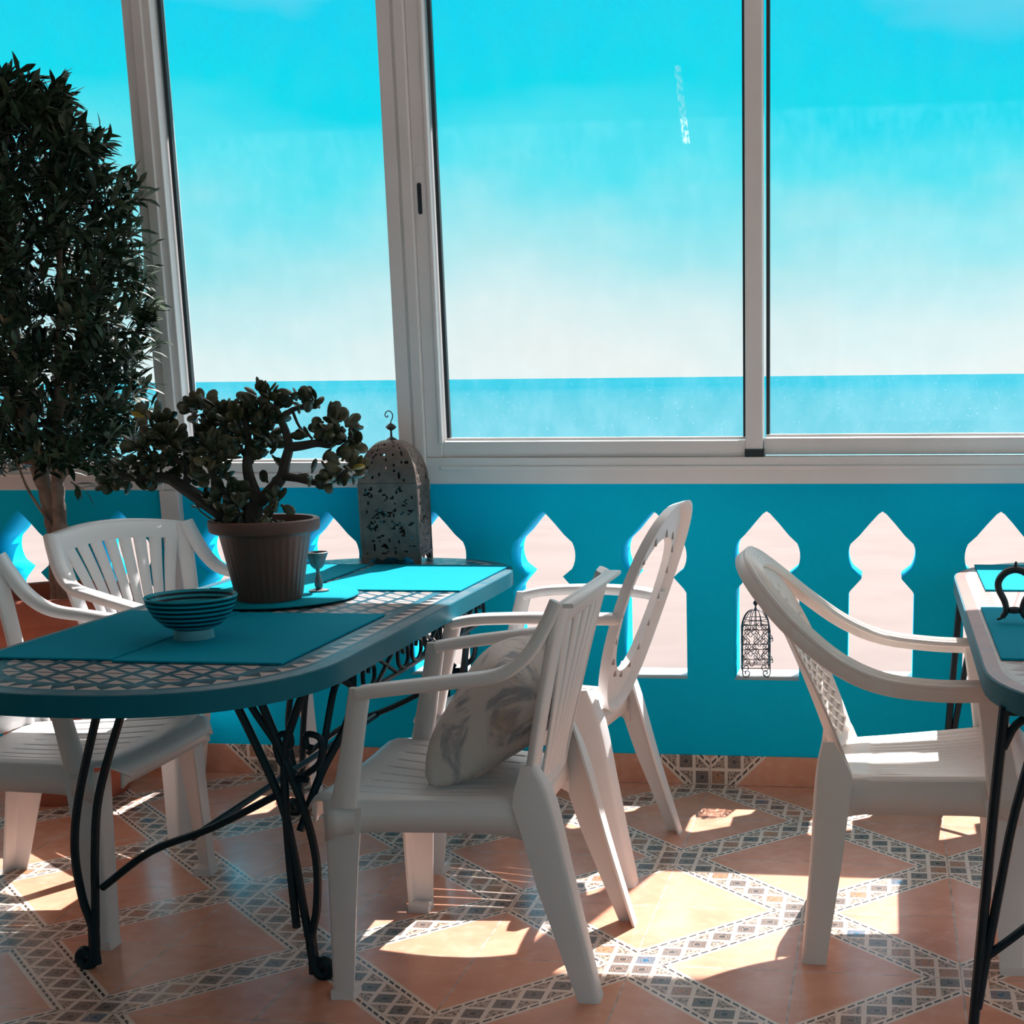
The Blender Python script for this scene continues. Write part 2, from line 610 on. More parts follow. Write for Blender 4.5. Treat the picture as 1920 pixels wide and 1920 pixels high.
def flat_cut(name, outer, inners, th, mat, place, parent=None, offset=0.0):
    """2D curve with holes turned into a slab mesh; place maps (x, y, z) of the curve to the world"""
    cu = bpy.data.curves.new('tmp', 'CURVE'); cu.dimensions = '2D'; cu.fill_mode = 'BOTH'
    cu.extrude = th / 2
    for pl in [outer] + inners:
        sp = cu.splines.new('POLY'); sp.points.add(len(pl) - 1)
        for i, (a, b_) in enumerate(pl): sp.points[i].co = (a, b_, 0, 1)
        sp.use_cyclic_u = True
    tmp = bpy.data.objects.new('tmp', cu); COL.objects.link(tmp)
    dg = bpy.context.evaluated_depsgraph_get(); dg.update()
    me = bpy.data.meshes.new_from_object(tmp.evaluated_get(dg))
    bpy.data.objects.remove(tmp); bpy.data.curves.remove(cu)
    me.name = name
    me.materials.clear()
    for q in (mat if isinstance(mat, list) else [mat]): me.materials.append(q)
    for v_ in me.vertices: v_.co = place(*v_.co)
    bm = bmesh.new(); bm.from_mesh(me)
    bmesh.ops.remove_doubles(bm, verts=bm.verts, dist=1e-5)
    bmesh.ops.recalc_face_normals(bm, faces=bm.faces)
    bm.to_mesh(me); bm.free()
    o = bpy.data.objects.new(name, me); COL.objects.link(o)
    if parent: o.parent = parent
    return o


SZ = 0.955
wf = flat_cut('wall_front', [(XL, -0.08), (XR, -0.08), (XR, 0.974), (XL, 0.974)], [hole_outline(c) for c in HOLES if XL + 0.2 < c < XR - 0.2],
              WT, [BLUE, SILL], lambda a, b_, c: (a, YW + WT / 2 - c, b_))
for p in wf.data.polygons:
    if abs(p.normal.z) > 0.9 and abs(p.center.z - 0.350) < 0.01: p.material_index = 1
struct(wf)
q = M(); q.box((XL, YW - 0.009, 0), (XR, YW, 0.099))
struct(q.build('baseboard_front', SKIRT, smooth=False, bevel=0.002))

# outdoors: terrace slab, low parapet, sea
struct(one_box('terrace', (-14, YW + WT, -0.25), (12, 20.0, -0.10), TERR))
q = M(); q.grid(lambda u, v_: ((u - 0.5) * 60000, 40 + v_ ** 2 * 30000, -14), 24, 24)
struct(q.build('sea', SEA, smooth=False))

# ------------------------------------------------------------------ windows
FY0, FY1 = YW - 0.025, YW + 0.075          # frame depth


def frame_post(name, x0, x1, z0, z1, grooves=()):
    q = M()
    q.box((x0, FY0, z0), (x1, FY1, z1))
    for g0, g1, dy in grooves: q.box((g0, FY0 - dy, z0 + 0.0005), (g1, FY0 + 0.004, z1))
    return q.build(name, ALU, smooth=False, bevel=0.003)


HEAD = 2.70
# trim_1: long sill profile, trim_2: its lower left part, posts
q = M()
q.box((-1.46, FY0 - 0.004, 0.974), (XR, FY1, 1.056)); q.box((-1.40, FY0 - 0.010, 1.018), (XR, FY0, 1.030))
struct(q.build('trim_1', ALU, smooth=False, bevel=0.003))
q = M()
q.box((XL, FY0 - 0.004, SZ), (-2.335, FY1, 1.043)); q.box((XL, FY0 - 0.010, 1.000), (-2.335, FY0, 1.010))
q.box((-2.245, FY0 - 0.004, SZ + 0.008), (-1.53, FY1, 1.043)); q.box((-2.245, FY0 - 0.010, 1.000), (-1.53, FY0, 1.010))
struct(q.build('trim_2', ALU, smooth=False, bevel=0.003))
struct(frame_post('trim_3', -2.335, -2.245, SZ, CEIL, [(-2.300, -2.268, 0.012)]))
struct(frame_post('trim_4', -1.532, -1.447, SZ, CEIL, [(-1.532, -1.490, 0.006), (-1.480, -1.447, 0.010)]))
q = M(); q.box((-2.352, YW - 0.030, 0.0), (-2.286, YW, SZ))
struct(q.build('trim_5', ALU, smooth=False, bevel=0.004))
struct(one_box('trim_6', (XL, FY0, HEAD), (XR, FY1, CEIL), ALU, 0.003))
struct(one_box('trim_7', (0.62, FY0, 1.056), (0.70, FY1, HEAD), ALU, 0.003))


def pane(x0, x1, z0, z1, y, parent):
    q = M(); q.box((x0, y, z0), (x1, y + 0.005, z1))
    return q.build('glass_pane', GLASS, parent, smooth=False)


def window(name, x0, x1, z0, z1, y, fw_=0.0, parts=None):
    o = bpy.data.objects.new(name, None); COL.objects.link(o); o['kind'] = 'structure'
    pane(x0, x1, z0, z1, y, o)
    q = M(); g = 0.007
    q.box((x0 - g, y - 0.012, z0), (x0 + 0.004, y + 0.006, z1)); 
    q.box((x1 - 0.004, y - 0.012, z0), (x1 + g, y + 0.006, z1))
    q.build('gasket', GASKET, o, smooth=False)
    q = M(); q.box((x0 - g, y - 0.020, z0 - 0.004), (x1 + g, y + 0.010, z0 + 0.004))
    q.build('glazing_bead', SILL, o, smooth=False)
    return o


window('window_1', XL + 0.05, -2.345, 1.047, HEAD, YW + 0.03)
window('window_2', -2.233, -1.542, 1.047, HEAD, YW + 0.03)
# sliding sash between the post and the interlock
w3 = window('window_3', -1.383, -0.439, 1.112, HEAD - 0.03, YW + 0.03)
q = M()
q.box((-1.447, YW - 0.018, 1.056), (-1.395, YW + 0.05, HEAD)); q.box((-1.404, YW - 0.024, 1.10), (-1.392, YW, HEAD))
q.box((-1.395, YW - 0.014, 1.056), (-0.431, YW + 0.05, 1.106))
q.box((-0.432, YW - 0.022, 1.078), (-0.380, YW + 0.05, HEAD))
sash = q.build('sash', ALU, w3, smooth=False, bevel=0.003)
q = M(); q.box((-0.434, YW - 0.026, 1.056), (-0.376, YW + 0.05, 1.079)); q.build('end_cap', GASKET, sash, smooth=False)['label'] = 'black rubber end cap'
q = M()
zc = 1.83
q.lathe([(0.0001, 0), (0.0085, 0), (0.0085, 0.003), (0.0001, 0.003)], 20)
vs = []
hp = M()


def stadium(cx, zc_, hw, hh, y0, y1, n=10):
    ring = []
    for i in range(n + 1):
        a = PI * i / n; ring.append((cx + hw * cos(a), zc_ + hh - hw + hw * sin(a)))
    for i in range(n + 1):
        a = PI + PI * i / n; ring.append((cx + hw * cos(a), zc_ - hh + hw + hw * sin(a)))
    return [[(x_, y0, z_) for x_, z_ in ring], [(x_, y1, z_) for x_, z_ in ring]]


hp.loft(stadium(-1.426, zc, 0.0145, 0.105, YW - 0.0195, YW - 0.010)); hp.build('handle_plate', ALU, sash, bevel=0.001)
hp = M(); hp.loft(stadium(-1.428, zc + 0.008, 0.0065, 0.046, YW - 0.0210, YW - 0.018)); hp.build('handle_slot', SLOT, sash)['label'] = 'dark finger slot'
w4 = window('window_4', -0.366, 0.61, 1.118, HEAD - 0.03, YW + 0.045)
q = M(); q.box((-0.378, YW - 0.002, 1.062), (0.62, YW + 0.07, 1.112)); q.box((0.61, YW - 0.002, 1.056), (0.625, YW + 0.07, HEAD))
q.build('sash', ALU, w4, smooth=False, bevel=0.003)
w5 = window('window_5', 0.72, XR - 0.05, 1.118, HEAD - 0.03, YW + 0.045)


# ------------------------------------------------------------------ tables
def ell_outline(hw, ys, ye, inset, n=14):
    """rounded oblong: straight sides, elliptical ends; returns list of (x, y)"""
    hw2 = hw - inset; a = 0.385 - inset * 0.9
    y0 = -ys + 0.385; y1 = ye - 0.385
    pts = []
    for i in range(2 * n + 1):
        t = PI + PI * i / (2 * n); e = 0.80
        cx_, sx_ = cos(t), sin(t)
        pts.append((hw2 * math.copysign(abs(cx_) ** e, cx_), y0 + a * math.copysign(abs(sx_) ** 0.95, sx_)))
    for i in range(2 * n + 1):
        t = PI * i / (2 * n); e = 0.80
        cx_, sx_ = cos(t), sin(t)
        pts.append((hw2 * math.copysign(abs(cx_) ** e, cx_), y1 + a * math.copysign(abs(sx_) ** 0.95, sx_)))
    return pts


def ring_uv(me, loops, mats):
    pass


def table(cx, cy, name, label, mats, legoff):
    t = thing(name, label, 'table', (cx, cy, 0))
    HW, YS, YE, ZT = 0.398, 1.02, 1.02, 0.74
    ins = [0.0, 0.028, 0.040, 0.078, 0.100]
    loops = [ell_outline(HW, YS, YE, k) for k in ins]
    n = len(loops[0])
    me = bpy.data.meshes.new('tabletop'); vs = []; fs = []; mi = []; uvs = []
    zz = [ZT - 0.002, ZT, ZT, ZT, ZT]
    for lp, z_ in zip(loops, zz): vs += [(a, b_, z_) for a, b_ in lp]
    bot = [(a, b_, ZT - 0.02) for a, b_ in loops[0]]
    ob = len(vs); vs += bot
    arc = [0.0]
    for i in range(1, n + 1):
        p, q_ = loops[2][i - 1], loops[2][i % n]
        arc.append(arc[-1] + math.dist(p, q_))
    for k in range(4):
        for i in range(n):
            j = (i + 1) % n
            fs.append((k * n + i, k * n + j, (k + 1) * n + j, (k + 1) * n + i)); mi.append([0, 3, 1, 3][k])
            uvs += [(arc[i], 0), (arc[i + 1], 0), (arc[i + 1], 1), (arc[i], 1)]
    fs.append(tuple(4 * n + i for i in range(n))); mi.append(2); uvs += [(0, 0)] * n
    for i in range(n):
        j = (i + 1) % n
        fs.append((ob + i, ob + j, j, i)); mi.append(0); uvs += [(0, 0)] * 4
    fs.append(tuple(ob + i for i in reversed(range(n)))); mi.append(0); uvs += [(0, 0)] * n
    me.from_pydata(vs, [], fs)
    for q_ in mats: me.materials.append(q_)
    me.polygons.foreach_set('material_index', mi)
    ul = me.uv_layers.new(name='UVMap')
    for i, u_ in enumerate(uvs): ul.data[i].uv = u_
    o = bpy.data.objects.new('tabletop', me); COL.objects.link(o); o.parent = t
    # apron band
    q = M()
    o1 = ell_outline(HW + 0.004, YS + 0.004, YE + 0.004, 0); o2 = ell_outline(HW, YS, YE, 0.012)
    q.loft([[(a, b_, ZT - 0.045) for a, b_ in o1], [(a, b_, ZT - 0.003) for a, b_ in o1], [(a, b_, ZT - 0.003) for a, b_ in o2], [(a, b_, ZT - 0.045) for a, b_ in o2]], closed=True)
    q.build('apron', APRON, t, angle=30)
    # legs
    for sx in (-1, 1):
        for sy in (-1, 1):
            if legoff > 0.3:
                q = M(); ly = sy * 0.80; g = lambda a, b_: (sx * a, ly, b_)
                q.tube([g(.372, .70), g(.385, .50), g(.397, .30), g(.408, .09), g(.412, .0)], .0105, 8, sub=3)
                q.tube([g(.300, .70), g(.345, .50), g(.367, .36), g(.390, .20), g(.403, .10)], .0095, 8, sub=3)
                q.lathe([(.0001, 0), (.016, 0), (.016, .006), (.0001, .008)], 12, (sx * .412, ly, 0))
                q.build('leg', IRON, t)
                continue
            lx, ly = sx * legoff, sy * 0.585
            q = M()
            r = 0.0095
            P = lambda a, b_, c: (lx + sx * a, ly + sy * b_, c)
            # outer bar and inner bar rising from one foot
            q.tube([P(0.00, 0, 0.012), P(0.004, 0, 0.10), P(0.02, 0, 0.17), P(0.026, 0, 0.28), P(0.004, 0, 0.40), P(-0.055, 0, 0.58), P(-0.10, 0, 0.70)], r, 8, sub=5)
            q.tube([P(-0.004, 0, 0.10), P(-0.012, 0, 0.18), P(-0.022, 0, 0.28), P(-0.045, 0, 0.41), P(-0.11, 0, 0.58), P(-0.165, 0, 0.70)], r, 8, sub=5)
            # foot scroll
            q.tube([P(0.0, 0, 0.11), P(0.004, 0, 0.05), P(0.014, 0, 0.014), P(0.034, 0, 0.012), P(0.040, 0, 0.030), P(0.028, 0, 0.042), P(0.020, 0, 0.030)], 0.013, 8, sub=4)
            if sx * (1 if cx < 0 else -1) > 0:
                # straight bar and side loop on the scrolled side
                q.tube([P(-0.03, 0, 0.12), P(-0.035, 0.0, 0.30), P(-0.03, 0, 0.50), P(0.00, 0, 0.60), P(0.05, 0, 0.70)], r, 8, sub=4)
                q.tube([P(-0.01, -0.01, 0.34), P(0.03, -0.05, 0.46), P(0.07, -0.13, 0.57), P(0.08, -0.15, 0.70)], r, 8, sub=5)
                q.tube([P(0.03, -0.03, 0.44), P(0.05, -0.06, 0.58), P(0.06, -0.10, 0.655), P(0.075, -0.14, 0.64)], 0.008, 8, sub=5)
                for e in (-1, 1):
                    q.tube([P(0.005 + 0.01 * e, 0, 0.47), P(0.005 + 0.045 * e, 0, 0.50), P(0.005 + 0.050 * e, 0, 0.55), P(0.005 + 0.02 * e, 0, 0.56), P(0.005 + 0.018 * e, 0, 0.535), P(0.005 + 0.032 * e, 0, 0.53)], 0.0075, 8, sub=4)
            q.build('leg', IRON, t)
    # stretcher rods and top rails
    q = M()
    if legoff > 0.3:
        for sy in (-1, 1):
            ly = sy * 0.80
            q.tube([(-.385, ly, .21), (-.20, ly, .36), (0, ly, .42), (.20, ly, .36), (.385, ly, .21)], .009, 8, sub=4)
            q.tube([(-.372, ly, .69), (.372, ly, .69)], .0085, 8)
            for sx in (-1, 1): q.tube([(sx * .372, ly, .62), (sx * .35, ly, .665), (sx * .31, ly, .69)], .0085, 8, sub=4)
        q.tube([(0, -.80, .42), (0, .80, .42)], .008, 8)
        q.build('stretcher', IRON, t)
        return t
    for sy in (-1, 1):
        y_ = sy * 0.585; s1 = 1 if cx < 0 else -1
        q.tube([(-s1 * (legoff - 0.03), y_, 0.195), (-s1 * 0.10, y_, 0.285), (s1 * 0.05, y_, 0.345), (s1 * (legoff - 0.03), y_, 0.435)], 0.0085, 8, sub=4)
        q.tube([(s1 * 0.13, y_, 0.70), (s1 * 0.16, y_, 0.62), (s1 * 0.22, y_, 0.52), (s1 * (legoff - 0.03), y_, 0.465), (s1 * (legoff + 0.02), y_, 0.46)], 0.0085, 8, sub=5)
        q.tube([(-s1 * (legoff + 0.02), y_, 0.685), (s1 * (legoff + 0.05), y_, 0.685)], 0.0085, 8)
    q.tube([(0, -0.585, 0.32), (0, 0.585, 0.32)], 0.008, 8)
    q.build('stretcher', IRON, t)
    # scroll frieze along each long side
    for sx in (-1, 1):
        q = M(); X = sx * 0.372
        q.tube([(X, -0.50, 0.628), (X, 0.50, 0.628)], 0.0065, 6)
        for k in range(3):
            c = -0.33 + 0.33 * k
            for e in (-1, 1):
                q.tube([(X, c + e * 0.145, 0.694), (X, c + e * 0.150, 0.65), (X, c + e * 0.120, 0.632), (X, c + e * 0.085, 0.645), (X, c + e * 0.080, 0.675), (X, c + e * 0.105, 0.685), (X, c + e * 0.118, 0.668)], 0.0052, 6, sub=4)
            q.tube([(X, c - 0.07, 0.630), (X, c + 0.07, 0.694)], 0.0052, 6)
            q.tube([(X, c + 0.07, 0.630), (X, c - 0.07, 0.694)], 0.0052, 6)
        q.build('scrollwork', IRON, t)
    return t


TL = table(-1.5, 3.42, 'mosaic_table', 'long teal mosaic table with a potted jade plant, left of the cushion chair', [EDG_L, TRI_L, MOS_L, BND_L], 0.255)
TR = table(0.595, 3.42, 'mosaic_table', 'pale rose mosaic table cut off by the right edge of the picture', [EDG_R, TRI_R, MOS_R, BND_R], 0.375)


def placemat(x0, x1, y0, y1, label, rz=0.0):
    q = M(); cx_, cy_ = (x0 + x1) / 2, (y0 + y1) / 2
    q.box((x0 - cx_, y0 - cy_, 0), (x1 - cx_, y1 - cy_, 0.005))
    o = q.build('placemat', MAT, smooth=False, bevel=0.0015)
    o.location = (cx_, cy_, 0.7405); o.rotation_euler[2] = rz
    tag(o, label, 'placemat', 'blue placemats')
    return o


placemat(-1.565, -1.200, 2.690, 3.300, 'blue placemat between the striped bowl and the front cushion chair')
placemat(-1.862, -1.575, 2.705, 3.310, 'blue placemat on the left near side of the table, behind the striped bowl')
placemat(-1.550, -1.130, 3.690, 4.215, 'bright sunlit blue placemat at the far right end of the left table')
placemat(-1.845, -1.572, 3.700, 4.215, 'blue placemat behind the jade plant, crossed by a shadow band')
placemat(0.232, 0.80, 2.850, 3.500, 'shaded blue placemat on the near part of the right table')
placemat(0.262, 0.80, 3.790, 4.300, 'sunlit cyan placemat on the far part of the right table')
q = M()
q.lathe([(0.0001, 0), (0.216, 0), (0.220, 0.003), (0.216, 0.006), (0.0001, 0.006)], 72)
o = q.build('round_placemat', RMAT); o.location = (-1.592, 3.545, 0.7458)
tag(o, 'round coiled blue mat under the goblet and the jade plant pot', 'placemat')

# ------------------------------------------------------------------ bowl, goblet, pots
t = thing('striped_bowl', 'teal and dark striped ceramic bowl on the near end of the table', 'bowl', (-1.512, 2.945, 0.7460))
q = M()
q.lathe([(0.0001, 0.020), (0.036, 0.019), (0.060, 0.030), (0.082, 0.052), (0.094, 0.076), (0.099, 0.094), (0.097, 0.096), (0.090, 0.078), (0.074, 0.052), (0.050, 0.032), (0.0001, 0.025)], 56)
q.build('bowl_body', BOWL, t)
q = M(); q.lathe([(0.0001, 0.006), (0.036, 0.004), (0.043, 0.0), (0.044, 0.003), (0.041, 0.022), (0.0001, 0.022)], 48)
q.build('foot_ring', simple('pale_glaze', (.14, .38, .44), 0.25), t)

t = thing('goblet', 'small pewter goblet standing on the round mat', 'goblet', (-1.492, 3.612, 0.7522))
q = M(); q.lathe([(0.0001, 0.058), (0.010, 0.060), (0.017, 0.068), (0.022, 0.084), (0.030, 0.103), (0.028, 0.104), (0.019, 0.086), (0.012, 0.070), (0.0001, 0.066)], 32)
q.build('cup', PEWTER, t)
q = M(); q.lathe([(0.0001, 0.060), (0.006, 0.060), (0.0045, 0.052), (0.0055, 0.044), (0.010, 0.026), (0.011, 0.016), (0.008, 0.006), (0.0001, 0.004)], 24)
q.build('stem', PEWTER, t)
q = M(); q.lathe([(0.0001, 0.0), (0.026, 0.0), (0.026, 0.003), (0.010, 0.007), (0.0001, 0.008)], 32)
q.build('base', PEWTER, t)

# jade plant
PX, PY, PZ = -1.567, 3.470, 0.7524
t = thing('potted_jade_plant', 'jade plant in a ribbed brown pot on the mosaic table', 'potted plant', (PX, PY, PZ))
q = M()
q.lathe([(0.0001, 0.0), (0.078, 0.0), (0.083, 0.006), (0.112, 0.165), (0.114, 0.168), (0.134, 0.176), (0.137, 0.184), (0.137, 0.204), (0.132, 0.207), (0.122, 0.205), (0.112, 0.175), (0.108, 0.160)], 144, flute=0.035, nf=36, zr=(0.004, 0.15))
pot = q.build('pot', BPOT, t)
q = M(); q.grid(lambda u, v_: (0.108 * v_ * cos(2 * PI * u), 0.108 * v_ * sin(2 * PI * u), 0.172 + 0.005 * sin(9 * u) * v_ * (1 - v_)), 24, 5); q.build('soil', SOIL, pot)
rnd = random.Random(4)


def J(x_, z_, dy=0.0): return (x_ - PX, dy, z_ - PZ)


q = M()
B = [
    ([J(-1.585, .915), J(-1.60, .96), J(-1.595, 1.0)], (.030, .020)),
    ([J(-1.605, .915, .01), J(-1.655, .955, .0), J(-1.715, 1.0, -.01), J(-1.763, 1.036, -.02), J(-1.809, 1.062, -.02), J(-1.875, 1.062, -.03), J(-1.925, 1.07, -.04)], (.024, .009)),
    ([J(-1.763, 1.036, -.02), J(-1.752, 1.065, -.02), J(-1.756, 1.088, -.02), J(-1.785, 1.11, -.01), J(-1.83, 1.14, .01), J(-1.86, 1.18, .02)], (.011, .006)),
    ([J(-1.70, .99, .02), J(-1.715, 1.06, .05), J(-1.72, 1.14, .06), J(-1.735, 1.22, .05)], (.012, .006)),
    ([J(-1.60, .93), J(-1.583, 1.0), J(-1.597, 1.06), J(-1.600, 1.10), J(-1.592, 1.15), J(-1.60, 1.22)], (.020, .007)),
    ([J(-1.59, 1.10), J(-1.64, 1.14, .04), J(-1.68, 1.19, .06)], (.009, .005)),
    ([J(-1.575, 1.00), J(-1.540, 1.032), J(-1.512, 1.063), J(-1.500, 1.10), J(-1.488, 1.136), J(-1.492, 1.17), J(-1.504, 1.205), J(-1.512, 1.225), J(-1.535, 1.245)], (.017, .007)),
    ([J(-1.504, 1.205), J(-1.480, 1.228, .02), J(-1.450, 1.236, .03), J(-1.43, 1.25, .03)], (.008, .004)),
    ([J(-1.480, 1.225, .02), J(-1.455, 1.185, .0), J(-1.42, 1.158, -.01)], (.004, .003)),
    ([J(-1.488, 1.136), J(-1.450, 1.140, -.01), J(-1.41, 1.146, -.01), J(-1.376, 1.142, 0), J(-1.355, 1.165, .01), J(-1.345, 1.18, .01)], (.013, .006)),
    ([J(-1.515, 1.065), J(-1.46, 1.060, -.02), J(-1.42, 1.052, -.03), J(-1.382, 1.051, -.03), J(-1.345, 1.065, -.04), J(-1.32, 1.085, -.04)], (.011, .005)),
    ([J(-1.62, .93, -.02), J(-1.63, 1.0, -.04), J(-1.66, 1.06, -.06), J(-1.67, 1.10, -.07)], (.014, .006)),
    ([J(-1.555, .93, -.02), J(-1.53, .98, -.03), J(-1.515, 1.0, -.03)], (.006, .003)),
]
for pts, rr in B:
    P_ = smooth_path(pts, 4)
    k = len(P_)
    q.tube(P_, [rr[0] + (rr[1] - rr[0]) * i / (k - 1) for i in range(k)], 7)
q.build('branches', JBARK, t)
q = M()
clusters = [(-1.845, 1.185, .02, .042, 30), (-1.80, 1.15, 0, .045, 38), (-1.855, 1.12, -.01, .045, 30), (-1.90, 1.075, -.03, .035, 20), (-1.935, 1.055, -.04, .022, 8),
            (-1.83, 1.08, -.02, .04, 28), (-1.77, 1.12, .0, .03, 14), (-1.77, 1.06, .0, .03, 10),
            (-1.735, 1.225, .05, .045, 34), (-1.70, 1.17, .05, .05, 40), (-1.68, 1.21, .05, .04, 24), (-1.72, 1.12, .05, .045, 26),
            (-1.66, 1.12, -.05, .05, 36), (-1.67, 1.07, -.06, .04, 24), (-1.62, 1.20, .02, .05, 34), (-1.60, 1.15, 0, .045, 24), (-1.64, 1.02, -.05, .04, 20),
            (-1.545, 1.25, 0, .038, 30), (-1.52, 1.225, .02, .03, 14), (-1.57, 1.21, 0, .035, 20), (-1.535, 1.19, .0, .03, 10), (-1.465, 1.245, .03, .028, 12), (-1.425, 1.25, .03, .012, 5),
            (-1.425, 1.165, -.01, .02, 6), (-1.385, 1.19, 0, .032, 16), (-1.350, 1.185, .01, .035, 22), (-1.335, 1.15, .01, .032, 14), (-1.37, 1.14, 0, .03, 9), (-1.545, 1.125, .02, .03, 12), (-1.54, 1.16, .0, .02, 8),
            (-1.355, 1.065, -.04, .03, 12), (-1.325, 1.09, -.04, .03, 12), (-1.31, 1.075, -.04, .022, 8), (-1.42, 1.07, -.03, .012, 3),
            (-1.515, 1.0, -.03, .022, 9), (-1.53, .965, -.03, .02, 6), (-1.60, .98, -.06, .035, 12), (-1.66, .98, -.04, .03, 7), (-1.55, 1.04, 0, .015, 3)]


def jade_leaf(mesh, c, d, ln):
    d = d.normalized()
    sd = d.cross(Vector((rnd.uniform(-1, 1), rnd.uniform(-1, 1), rnd.uniform(-.4, 1)))).normalized()
    nm = d.cross(sd)
    c = Vector(c)
    mesh.ellipsoid(c + d * ln * 0.60, (sd * ln * 0.36, nm * ln * 0.11, d * ln * 0.46), 8, 5)
    mesh.ellipsoid(c + d * ln * 0.22, (sd * ln * 0.13, nm * ln * 0.09, d * ln * 0.28), 6, 4)


for cx_, cz_, dy, r_, n_ in clusters:
    for k in range(int(n_ * 1.0)):
        d = Vector((rnd.gauss(0, 1), rnd.gauss(0, 1), rnd.gauss(0.25, 1))).normalized()
        c = Vector(J(cx_, cz_, dy)) + d * r_ * rnd.uniform(0.15, 0.85) * Vector((1, 1, 1)).length / 1.73
        d2 = (d + Vector((rnd.gauss(0, .35), rnd.gauss(0, .35), rnd.gauss(0.1, .35)))).normalized()
        jade_leaf(q, c, d2, rnd.uniform(.030, .044))
q.build('leaves', JLEAF, t)
q = M(); jade_leaf(q, J(-1.305, 1.085, -.05), Vector((1, -.3, .35)), .034); jade_leaf(q, J(-1.86, 1.215, -.01), Vector((-1, -.3, .3)), .03)
q.build('yellow_leaves', YLEAF, t)['label'] = 'single yellowed leaves at the branch tips'
q = M()
q.tube([J(-1.70, .95, 0), J(-1.735, .975, 0), J(-1.745, .99, 0)], (.0025, .0015), 6)
for k in range(7): jade_leaf(q, J(-1.742, .985, 0), Vector((rnd.gauss(0, 1), rnd.gauss(0, 1), .5)), .018)
q.build('small_sprout', JLEAF, t)

# tree in the large floor pot
TXc, TYc = -2.60, 4.175
t = thing('potted_tree', 'tall bushy tree in a terracotta floor pot by the left window', 'potted tree', (TXc, TYc, 0))
q = M()
q.lathe([(0.0001, 0), (0.165, 0), (0.175, 0.02), (0.215, 0.56), (0.217, 0.575), (0.236, 0.58), (0.240, 0.60), (0.240, 0.655), (0.232, 0.662), (0.212, 0.66), (0.205, 0.60), (0.200, 0.55)], 64)
q.build('pot', TCOT, t)
for sx in (-1, 1):
    q = M(); q.box((sx * .240 - .015, -0.06, 0.60), (sx * .240 + .015, 0.06, 0.655)); q.build('pot_lug', TCOT, t, bevel=0.006)
q = M(); q.grid(lambda u, v_: (0.203 * v_ * cos(2 * PI * u), 0.203 * v_ * sin(2 * PI * u), 0.60 + 0.01 * sin(17 * u) * v_), 24, 5); q.build('soil', SOIL, t)
q = M()
tr_paths = [([(0.02, 0, .58), (0.03, 0, .80), (0.015, .0, .95), (-0.03, .0, 1.15), (-0.05, .02, 1.5), (-0.02, .0, 1.9), (0.03, 0, 2.1)], (.034, .006)),
            ([(0.05, -.02, .58), (0.055, -.02, .80), (0.06, -.02, .92), (0.075, -.02, 1.12), (0.12, -.02, 1.45), (0.15, 0, 1.8)], (.030, .006)),
            ([(-0.03, 0, 1.1), (-0.12, 0, 1.4), (-0.2, 0, 1.8)], (.014, .005)), ([(0.07, -.02, 1.0), (0.2, 0, 1.2), (0.32, 0, 1.42)], (.010, .004)),
            ([(0.08, 0, 1.2), (0.2, 0, 1.5), (0.30, 0, 1.75)], (.010, .004)), ([(-0.02, 0, 1.05), (-0.2, 0, 1.15), (-0.35, 0, 1.3)], (.010, .004)),
            ([(0.04, -.03, .86), (-0.03, -.03, .98), (-0.06, -.03, 1.08)], (.005, .003))]
for pts, rr in tr_paths:
    P_ = smooth_path(pts, 6); k = len(P_)
    q.tube(P_, [(rr[0] + (rr[1] - rr[0]) * i / (k - 1)) * (1 + 0.10 * sin(i * 2.3)) for i in range(k)], 9)
q.build('trunk', BARK, t)
rnd = random.Random(11)
prof = [(1.00, .17), (1.08, .26), (1.2, .30), (1.33, .31), (1.48, .36), (1.62, .33), (1.75, .31), (1.88, .30), (2.0, .19), (2.12, .11), (2.2, .05)]


def crown_r(z_):
    for (a, ra), (b_, rb) in zip(prof, prof[1:]):
        if a <= z_ <= b_: return ra + (rb - ra) * (z_ - a) / (b_ - a)
    return 0.05


q = M()


def tree_leaf(p, d, ln, wd):
    d = d.normalized(); sd = d.cross(Vector((rnd.gauss(0, .5), rnd.gauss(0, .5), 1))).normalized(); nm = sd.cross(d)
    p = Vector(p); vs = []
    pr = [(0, .08), (.28, .8), (.6, 1.0), (.85, .5), (1, .03)]
    curl = rnd.uniform(0.05, .32)
    for s_, w_ in pr:
        c = p + d * ln * s_ - nm * (curl * ln * s_ * s_)
        vs += [c - sd * wd * w_ * .5 + nm * wd * w_ * .15, c, c + sd * wd * w_ * .5 + nm * wd * w_ * .15]
    fs = []
    for i in range(4):
        a = i * 3; fs += [(a, a + 1, a + 4, a + 3), (a + 1, a + 2, a + 5, a + 4)]
    q.add(vs, fs)


def sprig(p, d, n, ln, lo=.048, hi=.072):
    d = d.normalized(); p = Vector(p)
    q.tube([p, p + d * ln], (.0022, .0012), 4)
    for i in range(n):
        s_ = (i + 1) / n
        a = rnd.uniform(0, 2 * PI)
        o1 = d.orthogonal().normalized(); o2 = d.cross(o1)
        r_ = o1 * cos(a) + o2 * sin(a)
        tree_leaf(p + d * ln * s_, d * (.5 + .6 * s_) + r_ * 0.85, rnd.uniform(lo, hi), rnd.uniform(.014, .021))


